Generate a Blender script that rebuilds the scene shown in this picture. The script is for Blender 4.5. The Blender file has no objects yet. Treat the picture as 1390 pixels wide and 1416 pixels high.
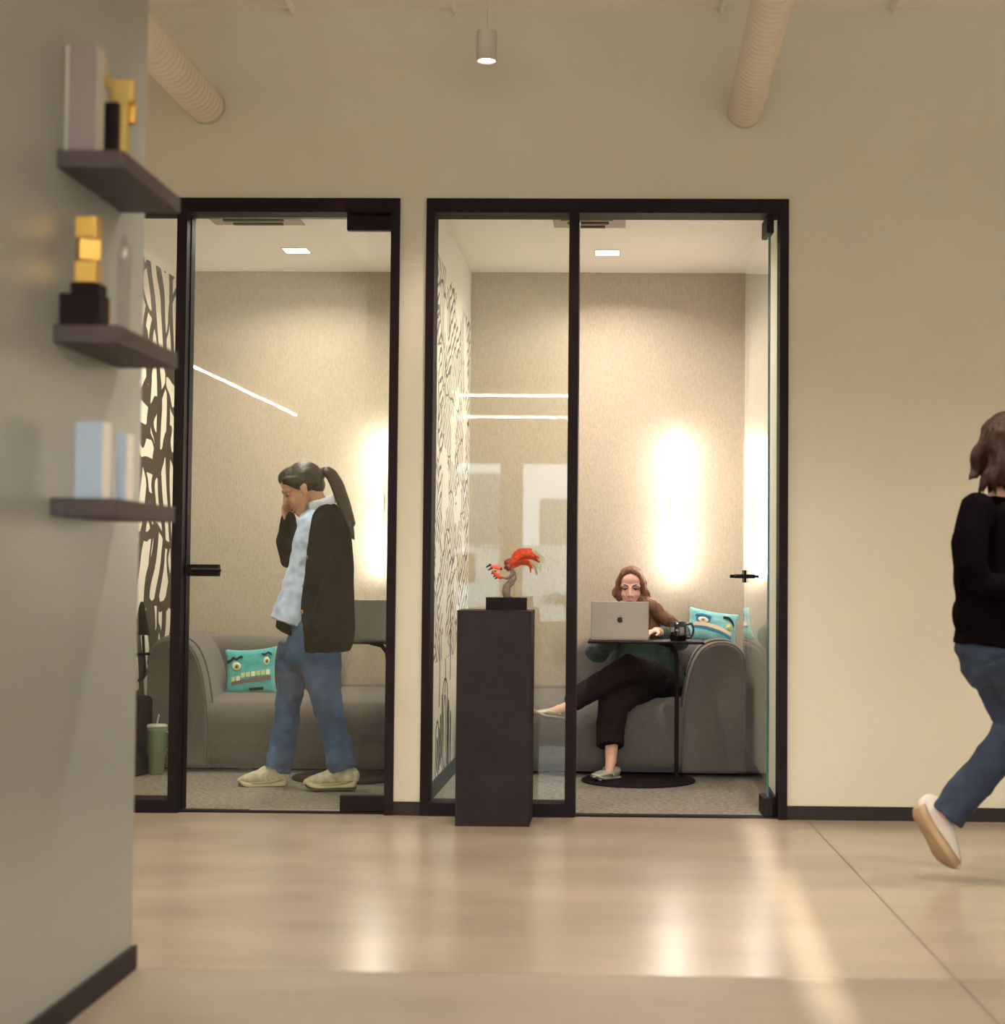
import bpy, bmesh, math, random
from mathutils import Vector, Matrix, noise
random.seed(7)
C = bpy.context.scene.collection
R = math.radians
# ------------------------------------------------------------------ camera
FPX, PPX, PPY = 2300.0, 817.0, 702.0
YAW, PITCH, ROLL = 0.024, 0.0386, 0.0078
CAMZ = 1.05
ROT = Matrix.Rotation(YAW, 3, 'Z') @ Matrix.Rotation(math.pi/2 + PITCH, 3, 'X') @ Matrix.Rotation(ROLL, 3, 'Z')
cam_d = bpy.data.cameras.new('camera')
cam = bpy.data.objects.new('camera', cam_d); C.objects.link(cam)
cam.matrix_world = Matrix.Translation((0, 0, CAMZ)) @ ROT.to_4x4()
cam_d.sensor_fit = 'HORIZONTAL'; cam_d.sensor_width = 36.0
cam_d.lens = FPX/1390*36.0
cam_d.shift_x = (695-PPX)/1390; cam_d.shift_y = (PPY-708)/1390
cam_d.clip_start = 0.05
cam_d.dof.use_dof = True; cam_d.dof.focus_distance = 8.1; cam_d.dof.aperture_fstop = 2.6
bpy.context.scene.camera = cam
def U(px, py, Y):
    "world point seen at a photo pixel, at distance Y from the camera"
    d = ROT @ Vector(((px-PPX)/FPX, -(py-PPY)/FPX, -1.0))
    return Vector((0, 0, CAMZ)) + d*(Y/d.y)
def UF(px, py, z=0.0):
    d = ROT @ Vector(((px-PPX)/FPX, -(py-PPY)/FPX, -1.0))
    return Vector((0, 0, CAMZ)) + d*((z-CAMZ)/d.z)
# ------------------------------------------------------------------ light and exposure
sc = bpy.context.scene
sc.view_settings.view_transform = 'Standard'; sc.view_settings.look = 'None'
sc.view_settings.exposure = 0.45; sc.view_settings.gamma = 1.0
sc.view_settings.use_curve_mapping = False
w = bpy.data.worlds.new('world'); sc.world = w; w.use_nodes = True
w.node_tree.nodes['Background'].inputs[0].default_value = (0.78, 0.90, 1.0, 1)
w.node_tree.nodes['Background'].inputs[1].default_value = 6.2
def area(name, loc, sx, sy, power, color, direction, portal=False, spread=180):
    l = bpy.data.lights.new(name, 'AREA'); l.shape = 'RECTANGLE'; l.size = sx; l.size_y = sy
    l.energy = power; l.color = color; l.spread = R(spread)
    if portal: l.cycles.is_portal = True
    o = bpy.data.objects.new(name, l); C.objects.link(o); o.location = loc
    o.rotation_euler = Vector(direction).to_track_quat('-Z', 'Y').to_euler()
    return o
WARM = (1.0, .87, .71); NEUT = (1.0, .89, .78)
area('added_streak_light', (.356, -5.93, 2.77), .05, .74, 1.3, (1, .93, .84), (0.0136, 1, -.2424), spread=.9)  # added lamp that draws the bright strip along the floor
# ------------------------------------------------------------------ materials
def mat(name, col, rough=.6, metal=0, spec=.5, bump=0, bscale=60, var=0, vscale=4, sheen=0, stretch=None, coat=0):
    m = bpy.data.materials.new(name); m.use_nodes = True
    nt = m.node_tree; b = nt.nodes['Principled BSDF']
    b.inputs['Base Color'].default_value = (*col, 1); b.inputs['Roughness'].default_value = rough
    b.inputs['Metallic'].default_value = metal; b.inputs['Specular IOR Level'].default_value = spec
    if sheen: b.inputs['Sheen Weight'].default_value = sheen
    if coat: b.inputs['Coat Weight'].default_value = coat; b.inputs['Coat Roughness'].default_value = .15
    tc = nt.nodes.new('ShaderNodeTexCoord'); mp = nt.nodes.new('ShaderNodeMapping')
    nt.links.new(tc.outputs['Object'], mp.inputs[0])
    if stretch: mp.inputs['Scale'].default_value = stretch
    if var:
        n = nt.nodes.new('ShaderNodeTexNoise'); n.inputs['Scale'].default_value = vscale; n.inputs['Detail'].default_value = 5
        nt.links.new(mp.outputs[0], n.inputs[0])
        r = nt.nodes.new('ShaderNodeValToRGB'); r.color_ramp.elements[0].position = .3; r.color_ramp.elements[1].position = .7
        r.color_ramp.elements[0].color = (*[c*(1-var) for c in col], 1)
        r.color_ramp.elements[1].color = (*[min(1, c*(1+var)) for c in col], 1)
        nt.links.new(n.outputs[0], r.inputs[0]); nt.links.new(r.outputs[0], b.inputs['Base Color'])
    if bump:
        n = nt.nodes.new('ShaderNodeTexNoise'); n.inputs['Scale'].default_value = bscale; n.inputs['Detail'].default_value = 3
        nt.links.new(mp.outputs[0], n.inputs[0])
        bp = nt.nodes.new('ShaderNodeBump'); bp.inputs['Strength'].default_value = bump; bp.inputs['Distance'].default_value = .01
        nt.links.new(n.outputs[0], bp.inputs['Height']); nt.links.new(bp.outputs[0], b.inputs['Normal'])
    return m
def emit(name, col, s):
    m = bpy.data.materials.new(name); m.use_nodes = True; nt = m.node_tree
    nt.nodes.remove(nt.nodes['Principled BSDF']); e = nt.nodes.new('ShaderNodeEmission')
    e.inputs[0].default_value = (*col, 1); e.inputs[1].default_value = s
    nt.links.new(e.outputs[0], nt.nodes['Material Output'].inputs[0]); return m
def glass_mat(name, tint, f0=.022):
    m = bpy.data.materials.new(name); m.use_nodes = True; nt = m.node_tree; N = nt.nodes.new; L = nt.links.new
    nt.nodes.remove(nt.nodes['Principled BSDF'])
    t = N('ShaderNodeBsdfTransparent'); t.inputs[0].default_value = (*tint, 1)
    g = N('ShaderNodeBsdfGlossy'); g.inputs['Roughness'].default_value = 0.0; g.inputs[0].default_value = (1, 1, 1, 1)
    lw = N('ShaderNodeLayerWeight'); lw.inputs[0].default_value = .5
    p = N('ShaderNodeMath'); p.operation = 'POWER'; p.inputs[1].default_value = 5; L(lw.outputs['Facing'], p.inputs[0])
    q = N('ShaderNodeMath'); q.operation = 'MULTIPLY_ADD'; q.inputs[1].default_value = 1-f0; q.inputs[2].default_value = f0
    L(p.outputs[0], q.inputs[0])
    mx = N('ShaderNodeMixShader'); L(q.outputs[0], mx.inputs[0]); L(t.outputs[0], mx.inputs[1]); L(g.outputs[0], mx.inputs[2])
    L(mx.outputs[0], nt.nodes['Material Output'].inputs[0]); return m
def mural_mat(name, kind):
    m = bpy.data.materials.new(name); m.use_nodes = True; nt = m.node_tree; N = nt.nodes.new; L = nt.links.new
    b = nt.nodes['Principled BSDF']; b.inputs['Roughness'].default_value = .6
    tc = N('ShaderNodeTexCoord')
    def wave(rot, scale, dist, dscale, th, typ='BANDS', sc3=(1, 1, 1)):
        mp = N('ShaderNodeMapping'); mp.inputs['Rotation'].default_value = rot; mp.inputs['Scale'].default_value = sc3
        L(tc.outputs['Object'], mp.inputs[0])
        wv = N('ShaderNodeTexWave'); wv.wave_type = typ; wv.inputs['Scale'].default_value = scale
        if typ == 'RINGS': wv.rings_direction = 'X'
        else: wv.bands_direction = 'Y'
        wv.inputs['Distortion'].default_value = dist; wv.inputs['Detail'].default_value = 1.0
        wv.inputs['Detail Scale'].default_value = dscale; wv.inputs['Detail Roughness'].default_value = .3
        L(mp.outputs[0], wv.inputs[0])
        g = N('ShaderNodeMath'); g.operation = 'GREATER_THAN'; g.inputs[1].default_value = th; L(wv.outputs['Fac'], g.inputs[0])
        return g.outputs[0]
    vo = N('ShaderNodeTexVoronoi'); vo.inputs['Scale'].default_value = 2.6 if kind == 1 else 4.0
    ns = N('ShaderNodeTexNoise'); ns.inputs['Scale'].default_value = 2.0
    add = N('ShaderNodeVectorMath'); add.operation = 'MULTIPLY_ADD'; add.inputs[1].default_value = (.5, .5, .5)
    L(tc.outputs['Object'], ns.inputs[0]); L(ns.outputs['Color'], add.inputs[0]); L(tc.outputs['Object'], add.inputs[2])
    L(add.outputs[0], vo.inputs[0])
    sp = N('ShaderNodeSeparateColor'); L(vo.outputs['Color'], sp.inputs[0])
    g1 = N('ShaderNodeMath'); g1.operation = 'GREATER_THAN'; g1.inputs[1].default_value = .5; L(sp.outputs[0], g1.inputs[0])
    g2 = N('ShaderNodeMath'); g2.operation = 'GREATER_THAN'; g2.inputs[1].default_value = .5; L(sp.outputs[1], g2.inputs[0])
    if kind == 1:
        w1 = wave((0, 0, 0), 1.5, 9.0, 1.2, .57); w2 = wave((R(70), 0, 0), 1.5, 8.0, 1.2, .58); w3 = wave((0, 0, 0), 1.7, 5.0, 1.3, .55, 'RINGS')
    else:
        w1 = wave((0, 0, 0), 5, 2.0, 1.5, .74); w2 = wave((R(60), 0, 0), 5, 3.0, 2.0, .76); w3 = wave((R(-50), 0, 0), 6, 2.0, 1.4, .74)
    def mixf(f, a, c):
        x = N('ShaderNodeMix'); x.data_type = 'FLOAT'; L(f, x.inputs[0]); L(a, x.inputs[2]); L(c, x.inputs[3]); return x.outputs[0]
    fac = mixf(g2.outputs[0], mixf(g1.outputs[0], w1, w2), w3)
    # outlines between the cells
    ve = N('ShaderNodeTexVoronoi'); ve.feature = 'DISTANCE_TO_EDGE'; ve.inputs['Scale'].default_value = vo.inputs['Scale'].default_value
    L(add.outputs[0], ve.inputs[0])
    le = N('ShaderNodeMath'); le.operation = 'LESS_THAN'; le.inputs[1].default_value = .045 if kind == 1 else .02; L(ve.outputs['Distance'], le.inputs[0])
    mxm = N('ShaderNodeMath'); mxm.operation = 'MAXIMUM'; L(fac, mxm.inputs[0]); L(le.outputs[0], mxm.inputs[1])
    out = mxm.outputs[0]
    if kind == 2:   # the drawing thins out towards the bottom and under a slanted top edge
        sx = N('ShaderNodeSeparateXYZ'); L(tc.outputs['Object'], sx.inputs[0])
        a = N('ShaderNodeMath'); a.operation = 'GREATER_THAN'; a.inputs[1].default_value = .62; L(sx.outputs['Z'], a.inputs[0])
        c = N('ShaderNodeMath'); c.operation = 'MULTIPLY'; L(out, c.inputs[0]); L(a.outputs[0], c.inputs[1])
        n2 = N('ShaderNodeTexNoise'); n2.inputs['Scale'].default_value = 3.5; L(tc.outputs['Object'], n2.inputs[0])
        d = N('ShaderNodeMath'); d.operation = 'GREATER_THAN'; d.inputs[1].default_value = .42; L(n2.outputs[0], d.inputs[0])
        e = N('ShaderNodeMath'); e.operation = 'MULTIPLY'; L(c.outputs[0], e.inputs[0]); L(d.outputs[0], e.inputs[1]); out = e.outputs[0]
    mc = N('ShaderNodeMix'); mc.data_type = 'RGBA'; L(out, mc.inputs[0])
    mc.inputs[6].default_value = (.80, .76, .66, 1) if kind == 1 else (.80, .77, .70, 1)
    mc.inputs[7].default_value = (.045, .035, .025, 1) if kind == 1 else (.13, .10, .08, 1)
    L(mc.outputs[2], b.inputs['Base Color']); return m
def floor_mat(name, rough, spec, dk=1.0):
    m = bpy.data.materials.new(name); m.use_nodes = True; nt = m.node_tree; N = nt.nodes.new; L = nt.links.new
    b = nt.nodes['Principled BSDF']; tc = N('ShaderNodeTexCoord')
    mp = N('ShaderNodeMapping'); mp.inputs['Scale'].default_value = (1, 2.2, 1); L(tc.outputs['Object'], mp.inputs[0])
    n = N('ShaderNodeTexNoise'); n.inputs['Scale'].default_value = 1.3; n.inputs['Detail'].default_value = 4; n.inputs['Roughness'].default_value = .5
    L(mp.outputs[0], n.inputs[0])
    r = N('ShaderNodeValToRGB'); r.color_ramp.elements[0].position = .2; r.color_ramp.elements[1].position = .85
    r.color_ramp.elements[0].color = (.25*dk, .20*dk, .148*dk, 1); r.color_ramp.elements[1].color = (.38*dk, .31*dk, .235*dk, 1)
    L(n.outputs[0], r.inputs[0]); L(r.outputs[0], b.inputs['Base Color'])
    n2 = N('ShaderNodeTexNoise'); n2.inputs['Scale'].default_value = 2.2; n2.inputs['Detail'].default_value = 2; L(mp.outputs[0], n2.inputs[0])
    mr = N('ShaderNodeMapRange'); mr.inputs['To Min'].default_value = rough-.03; mr.inputs['To Max'].default_value = rough+.03
    mr.inputs['From Min'].default_value = .1; mr.inputs['From Max'].default_value = .9
    L(n2.outputs[0], mr.inputs[0]); L(mr.outputs[0], b.inputs['Roughness']); b.inputs['Specular IOR Level'].default_value = spec
    bp = N('ShaderNodeBump'); bp.inputs['Strength'].default_value = .03; bp.inputs['Distance'].default_value = .01
    n3 = N('ShaderNodeTexNoise'); n3.inputs['Scale'].default_value = 9; n3.inputs['Detail'].default_value = 1; L(mp.outputs[0], n3.inputs[0])
    L(n3.outputs[0], bp.inputs['Height']); L(bp.outputs[0], b.inputs['Normal'])
    return m
M = dict(
 wall=mat('wall_paint', (.60, .565, .45), .75, bump=.08, bscale=140, var=.015, vscale=3),
 lwall=mat('grey_green_paint', (.31, .325, .312), .30, bump=.08, bscale=140),
 white=mat('white_paint', (.80, .78, .72), .7, bump=.04, bscale=120),
 ceilw=mat('ceiling_white', (.88, .84, .78), .8),
 black=mat('black_powder_coat', (.010, .005, .007), .6, spec=.15),
 blackw=mat('black_laminate', (.016, .011, .014), .6, spec=.2, var=.15, vscale=12),
 base=mat('dark_baseboard', (.02, .014, .014), .6, spec=.25),
 felt=mat('woven_wallcovering', (.48, .415, .325), .9, bump=.25, bscale=260, var=.10, vscale=120, stretch=(1, 1, .35)),
 carpet=mat('ribbed_carpet', (.20, .18, .145), .95, bump=1.0, bscale=55, var=.58, vscale=42, stretch=(1.1, 2.6, 1)),
 floor=floor_mat('polished_concrete', .25, .62), floorn=floor_mat('worn_dimmed_concrete', .50, .35, .74),  # near slab worn rough; its darker colour also paints in light falloff
 glass=glass_mat('clear_glass', (.955, .975, .945)), glassedge=mat('green_glass_edge', (.008, .07, .058), .15),
 duct=mat('painted_duct', (.78, .70, .58), .55), joint=mat('dark_joint', (.10, .075, .055), .8),
 shelf=mat('dark_shelf_wood', (.05, .036, .037), .55, var=.12, vscale=14),
 gold=mat('brushed_gold', (.62, .40, .10), .38, metal=.75), goldp=mat('satin_gold', (.55, .40, .12), .5, metal=.4),
 mauve=mat('shaded_grey_front', (.24, .205, .21), .6), sage=mat('pale_box', (.52, .50, .44), .6),
 sky=mat('pale_blue_block', (.36, .47, .60), .5), wht=mat('glossy_white', (.85, .84, .82), .3),
 crystal=glass_mat('crystal', (.93, .93, .95), .10),
 tube=emit('lit_tube', (1.0, .89, .78), 20.0), lamp=emit('lit_lamp', (1, .93, .82), 16.0), line=emit('lit_line', (1, .93, .80), 13.0),
 gold_rod=mat('brass_rod', (.65, .45, .18), .3, metal=1),
 sofa=mat('grey_boucle', (.135, .118, .106), .95, bump=.35, bscale=300, var=.12, vscale=90, sheen=.25),
 sofap=mat('sofa_piping', (.11, .095, .085), .95),
 teal=mat('turquoise_plush', (.08, .44, .44), .9, bump=.3, bscale=120, var=.18, vscale=25, sheen=.3),
 teal2=mat('pale_turquoise_plush', (.24, .60, .64), .9, bump=.3, bscale=120, var=.15, vscale=25, sheen=.3),
 cream=mat('cream_felt', (.80, .76, .58), .8), lime=mat('lime_felt', (.55, .62, .25), .8), plum=mat('plum_felt', (.17, .11, .13), .9),
 ink=mat('black_felt', (.012, .012, .02), .9), olive=mat('olive_felt', (.25, .24, .04), .7), blue=mat('blue_felt', (.04, .22, .42), .8),
 pinkw=mat('pale_pink_felt', (.82, .66, .52), .8),
 alu=mat('space_grey_metal', (.24, .215, .19), .42, metal=.55), aluk=mat('keyboard_dark', (.02, .02, .02), .5),
 logo=mat('black_mirror', (.01, .01, .012), .2), mug=mat('black_ceramic', (.012, .011, .012), .2), mugp=mat('grey_print', (.30, .27, .26), .4),
 tumb=mat('sage_green_steel', (.20, .25, .16), .4), tlid=mat('clear_lid', (.45, .48, .38), .25), straw=mat('straw_plastic', (.62, .62, .58), .3),
 skin=mat('skin', (.56, .29, .185), .5, var=.06, vscale=40), skin2=mat('fair_skin', (.68, .40, .31), .5, var=.06, vscale=40),
 lip=mat('lip', (.42, .14, .12), .4), eye=mat('eye_white', (.75, .72, .68), .2), iris=mat('iris', (.05, .03, .02), .2), brow=mat('brow_hair', (.05, .028, .018), .8),
 hair1=mat('dark_brown_hair', (.018, .010, .007), .42, bump=.3, bscale=90, var=.5, vscale=50, stretch=(1, 1, .25)),
 hair2=mat('auburn_hair', (.16, .062, .026), .45, bump=.7, bscale=110, var=.4, vscale=60, stretch=(1, 1, .15)),
 hair3=mat('wavy_brown_hair', (.030, .012, .007), .6, spec=.25, bump=.8, bscale=60, var=.55, vscale=30, stretch=(1, 1, .35)),
 knit=mat('black_knit', (.004, .0025, .0035), .95, bump=.03, bscale=80, var=.15, vscale=30, spec=.03),
 shirt=mat('pale_blue_cotton', (.45, .55, .76), .85, bump=.25, bscale=14, var=.12, vscale=20),
 collar=mat('light_cotton', (.62, .68, .76), .85), wood=mat('wooden_button', (.32, .14, .06), .5),
 denim=mat('blue_denim', (.035, .080, .185), .9, bump=.3, bscale=200, var=.40, vscale=9),
 denim3=mat('dark_denim', (.020, .032, .064), .9, bump=.3, bscale=200, var=.40, vscale=9),
 sneak=mat('cream_mesh_fabric', (.46, .43, .32), .8, bump=.4, bscale=90, var=.25, vscale=35), sneaks=mat('cream_rubber', (.50, .47, .28), .6),
 soleb=mat('dark_rubber', (.03, .025, .025), .7), stripe=mat('yellow_stripe', (.34, .33, .13), .6),
 green=mat('dark_green_knit', (.028, .05, .045), .95, bump=.5, bscale=200, var=.3, vscale=30, sheen=.15),
 trous=mat('black_trousers', (.016, .010, .011), .9, spec=.2, bump=.2, bscale=30), silver=mat('silver_leather', (.55, .52, .46), .3, metal=.4),
 whitec=mat('offwhite_canvas', (.62, .56, .50), .8, bump=.2, bscale=150), tan=mat('tan_rubber', (.42, .29, .17), .75),
 red=mat('red_paint', (.62, .07, .02), .5, var=.35, vscale=60), redd=mat('maroon_paint', (.20, .035, .025), .5, var=.4, vscale=80),
 clay=mat('grey_brown_wood', (.20, .15, .125), .7, var=.4, vscale=90), leafo=mat('olive_feather', (.28, .30, .14), .7),
 dirt=mat('outdoor_white', (.80, .80, .80), .9), bld=mat('beige_stucco', (.30, .29, .26), .9), grille=mat('grille_grey', (.38, .35, .29), .6),
 leaf=mat('palm_leaf', (.05, .10, .03), .6), shade=mat('linen_shade', (.40, .32, .18), .8), clasp=mat('grey_metal', (.35, .33, .32), .4, metal=.5),
)
# ------------------------------------------------------------------ building helpers
def link(name, me, m, parent=None):
    o = bpy.data.objects.new(name, me); C.objects.link(o)
    for x in (m if isinstance(m, (list, tuple)) else [m]): me.materials.append(x)
    if parent:
        o.parent = parent
        if parent.get('_w'): o.matrix_parent_inverse = Matrix.Translation(parent['_w']).inverted()
    return o
def tag(o, label=None, cat=None, group=None, kind=None):
    if label: o['label'] = label
    if cat: o['category'] = cat
    if group: o['group'] = group
    if kind: o['kind'] = kind
    return o
def thing(name, label, cat, loc=(0, 0, 0), group=None, world=False):
    "Empty at the thing's base; world=True when its parts are modelled in world coordinates"
    o = bpy.data.objects.new(name, None); C.objects.link(o); o.location = loc; o.empty_display_size = .1
    if world: o['_w'] = [float(v) for v in loc]
    return tag(o, label, cat, group)
def bm_box(bm, x0, x1, y0, y1, z0, z1, bevel=0, seg=2, mtx=None):
    r = bmesh.ops.create_cube(bm, size=1)['verts']
    for v in r: v.co = Vector(((x0+x1)/2+v.co.x*(x1-x0), (y0+y1)/2+v.co.y*(y1-y0), (z0+z1)/2+v.co.z*(z1-z0)))
    if bevel:
        es = list({e for v in r for e in v.link_edges})
        g = bmesh.ops.bevel(bm, geom=es, offset=bevel, segments=seg, affect='EDGES', profile=.5)
        r = list({v for f in g['faces'] for v in f.verts} | {v for v in r if v.is_valid})
    if mtx is not None:
        for v in r: v.co = mtx @ v.co
    return r
def done(bm, name, m, parent=None, smooth=False):
    bmesh.ops.recalc_face_normals(bm, faces=bm.faces)
    me = bpy.data.meshes.new(name); bm.to_mesh(me); bm.free()
    if smooth:
        for p in me.polygons: p.use_smooth = True
    return link(name, me, m, parent)
def box(name, m, x0, x1, y0, y1, z0, z1, parent=None, bevel=0, seg=2, mtx=None, smooth=False):
    bm = bmesh.new(); bm_box(bm, x0, x1, y0, y1, z0, z1, bevel, seg, mtx); return done(bm, name, m, parent, smooth)
def boxes(name, m, lst, parent=None, bevel=0):
    bm = bmesh.new()
    for b in lst: bm_box(bm, *b, bevel=bevel)
    return done(bm, name, m, parent)
def st(o): o['kind'] = 'structure'; return o
def lathe(bm, prof, c=(0, 0, 0), n=32, mtx=None):
    "prof: list of (radius, z)"
    rings = []
    for r, z in prof:
        rings.append([bm.verts.new((c[0]+r*math.cos(2*math.pi*k/n), c[1]+r*math.sin(2*math.pi*k/n), c[2]+z)) for k in range(n)])
    for a, b in zip(rings, rings[1:]):
        for k in range(n): bm.faces.new((a[k], a[(k+1) % n], b[(k+1) % n], b[k]))
    bm.faces.new(rings[0][::-1]); bm.faces.new(rings[-1])
    if mtx is not None:
        for r in rings:
            for v in r: v.co = mtx @ v.co
def tube(bm, pts, rad, n=12, side=None, round_ends=True):
    "closed tube; rad entries are r or (r_side, r_other)"
    pts = [Vector(p) for p in pts]; rad = [(r, r) if not isinstance(r, (tuple, list)) else r for r in (rad if isinstance(rad, list) else [rad]*len(pts))]
    P, Q = [], []
    if round_ends:
        d = (pts[0]-pts[1]).normalized()
        for k in (0.15, .45, .8):
            a = math.pi/2*k; rr = min(rad[0]); P.append(pts[0]+d*rr*math.cos(a)); Q.append((rad[0][0]*math.sin(a), rad[0][1]*math.sin(a)))
    P += pts; Q += rad
    if round_ends:
        d = (pts[-1]-pts[-2]).normalized()
        for k in (.8, .45, .15):
            a = math.pi/2*k; rr = min(rad[-1]); P.append(pts[-1]+d*rr*math.cos(a)); Q.append((rad[-1][0]*math.sin(a), rad[-1][1]*math.sin(a)))
    s = Vector(side) if side is not None else None; prev = None; rings = []
    for i, p in enumerate(P):
        t = (P[min(i+1, len(P)-1)]-P[max(i-1, 0)])
        t = t.normalized() if t.length > 1e-9 else Vector((0, 0, 1))
        if s is not None: a = (s-t*s.dot(t)).normalized()
        elif prev is None: a = (t.orthogonal()).normalized()
        else: a = (prev-t*prev.dot(t)).normalized()
        prev = a; b = t.cross(a)
        rings.append([bm.verts.new(p+a*Q[i][0]*math.cos(2*math.pi*k/n)+b*Q[i][1]*math.sin(2*math.pi*k/n)) for k in range(n)])
    for a, b in zip(rings, rings[1:]):
        for k in range(n): bm.faces.new((a[k], a[(k+1) % n], b[(k+1) % n], b[k]))
    bm.faces.new(rings[0][::-1]); bm.faces.new(rings[-1])
def ell(bm, c, r, mtx=None, sub=3):
    g = bmesh.ops.create_icosphere(bm, subdivisions=sub, radius=1)['verts']
    for v in g:
        p = Vector((v.co.x*r[0], v.co.y*r[1], v.co.z*r[2]))
        v.co = (Vector(c)+(mtx @ p if mtx is not None else p))
def smoothpath(pts, n=6):
    "Catmull-Rom through tuples of any length"
    out = []
    for i in range(len(pts)-1):
        a, b, c, d = pts[max(i-1, 0)], pts[i], pts[i+1], pts[min(i+2, len(pts)-1)]
        for k in range(n):
            t = k/n
            out.append(tuple(.5*(2*b[j]+(c[j]-a[j])*t+(2*a[j]-5*b[j]+4*c[j]-d[j])*t*t+(3*b[j]-a[j]-3*c[j]+d[j])*t**3) for j in range(len(b))))
    out.append(tuple(pts[-1])); return out
def blob(bm, name, m, parent=None, voxel=.006, smooth=4, crumple=0, cscale=12, stretch=(1, 1, 1)):
    "unite closed overlapping pieces into one continuous surface"
    bmesh.ops.recalc_face_normals(bm, faces=bm.faces)
    me = bpy.data.meshes.new(name); bm.to_mesh(me); bm.free()
    o = bpy.data.objects.new('tmp', me); C.objects.link(o)
    md = o.modifiers.new('r', 'REMESH'); md.mode = 'VOXEL'; md.voxel_size = voxel; md.use_smooth_shade = True
    if smooth:
        s = o.modifiers.new('s', 'SMOOTH'); s.factor = .5; s.iterations = smooth
    dg = bpy.context.evaluated_depsgraph_get()
    me2 = bpy.data.meshes.new_from_object(o.evaluated_get(dg)); me2.name = name
    bpy.data.objects.remove(o); bpy.data.meshes.remove(me)
    if crumple:
        ns = [v.normal.copy() for v in me2.vertices]
        for v, nn in zip(me2.vertices, ns):
            p = Vector((v.co.x*stretch[0], v.co.y*stretch[1], v.co.z*stretch[2]))*cscale
            v.co += nn*crumple*(noise.noise(p)+.5*noise.noise(p*2.1+Vector((5, 3, 1))))
    for p in me2.polygons: p.use_smooth = True
    me2.materials.clear()
    return link(name, me2, m, parent)
def copy_tree(o, parent=None):
    c = o.copy(); C.objects.link(c); c.parent = parent
    for ch in list(o.children): copy_tree(ch, c)
    return c
# ------------------------------------------------------------------ the setting
YW = 7.17; WT = .12; CH = U(800, 11, 7.17).z; RC = 2.74; YB = 9.34
X1L, X1R, X2L, X2R = -2.58, -1.04, -.91, .64     # the two rooms, left and right wall faces
f1l, f1r = -2.50, U(549, 700, YW).x
f2l, f2r = U(586, 700, YW).x, U(1089.5, 700, YW).x
ftop = U(840, 276, YW).z
XL, XR, YR = -7.0, 5.0, -6.0
st(boxes('wall_front', M['wall'], [(XL, f1l, YW, YW+WT, 0, CH), (f1l, f2r, YW, YW+WT, ftop, CH), (f1r, f2l, YW, YW+WT, 0, ftop), (f2r, XR, YW, YW+WT, 0, CH)]))
JY = 4.38
st(box('floor', M['floor'], XL, XR, JY, YW+.06, -.1, 0)); st(box('floor.001', M['floorn'], XL, XR, YR, JY-.004, -.1, 0))
st(box('ceiling', M['ceilw'], XL, XR, YR, YW, CH, CH+.1))
st(box('wall_left', M['lwall'], -1.62, -1.30, 2.0, 4.37, 0, CH))
st(box('baseboard_left', M['base'], -1.30, -1.288, 2.0, 4.37, 0, .062)); st(box('baseboard_left.001', M['base'], -1.62, -1.288, 4.37, 4.382, 0, .062))
st(box('wall_side', M['wall'], XL-.1, XL, YR, YW+WT, 0, CH)); st(box('wall_right', M['wall'], XR, XR+.1, YR, YW+WT, 0, CH))
# rear wall: glazing between piers, and an invented slot behind the added floor-streak lamp
SX = .49-.0136*(3.86-YR)
wz0, wz1 = .44, 2.38
st(boxes('wall_rear', M['wall'], [(XL, -2.22, YR-.12, YR, 0, CH), (-1.61, -1.33, YR-.12, YR, wz0, wz1), (3.4, XR, YR-.12, YR, wz0, wz1),
    (-2.22, XR, YR-.12, YR, 0, wz0), (-2.22, SX-.035, YR-.12, YR, wz1, CH), (SX+.035, XR, YR-.12, YR, wz1, CH), (SX-.035, SX+.035, YR-.12, YR, 3.16, CH)]))
area('window_portal', (-1.915, YR+.01, 1.41), .6, 1.94, 1, (1, 1, 1), (0, 1, 0), True)
area('window_portal', (1.03, YR+.01, 1.41), 4.7, 1.94, 1, (1, 1, 1), (0, 1, 0), True)
st(box('ground', M['dirt'], -30, 30, -40, YR-.12, -.3, -.2))
# baseboards on the front wall
bz = .058
for i, (a, b) in enumerate(((XL, f1l), (f1r, f2l), (f2r, XR))):
    st(box('baseboard_front' + ('' if i == 0 else '.%03d' % i), M['base'], a, b, YW-.012, YW, 0, bz))
# ceiling ribs whose ends show along the top of the picture
for i, px in enumerate((405, 628, 998, 1235)):
    x = U(px, 12, YW).x
    bm = bmesh.new()
    vs = [bm.verts.new(p) for p in ((x-.012, 2, CH), (x+.012, 2, CH), (x+.004, 2, CH-.032), (x-.002, 2, CH-.032), (x-.012, YW, CH), (x+.012, YW, CH), (x+.004, YW, CH-.032), (x-.002, YW, CH-.032))]
    for f in ((0, 1, 2, 3), (4, 5, 6, 7), (0, 1, 5, 4), (1, 2, 6, 5), (2, 3, 7, 6), (3, 0, 4, 7)): bm.faces.new([vs[k] for k in f])
    st(done(bm, 'trim_%d' % (i+1), M['ceilw']))
# saw-cut joints in the concrete
a, b = UF(1115, 1133), UF(1385, 1420); d = (b-a).normalized(); a2, b2 = a, b+d*3
nrm = Vector((-d.y, d.x, 0))*.0022
bm = bmesh.new(); q = [a2-nrm, a2+nrm, b2+nrm, b2-nrm]
lo = [bm.verts.new((p.x, p.y, 0)) for p in q]; hi = [bm.verts.new((p.x, p.y, .0006)) for p in q]
bm.faces.new(hi); bm.faces.new(lo)
for k in range(4): bm.faces.new((lo[k], lo[(k+1) % 4], hi[(k+1) % 4], hi[k]))
st(done(bm, 'trim_5', M['joint']))
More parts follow.
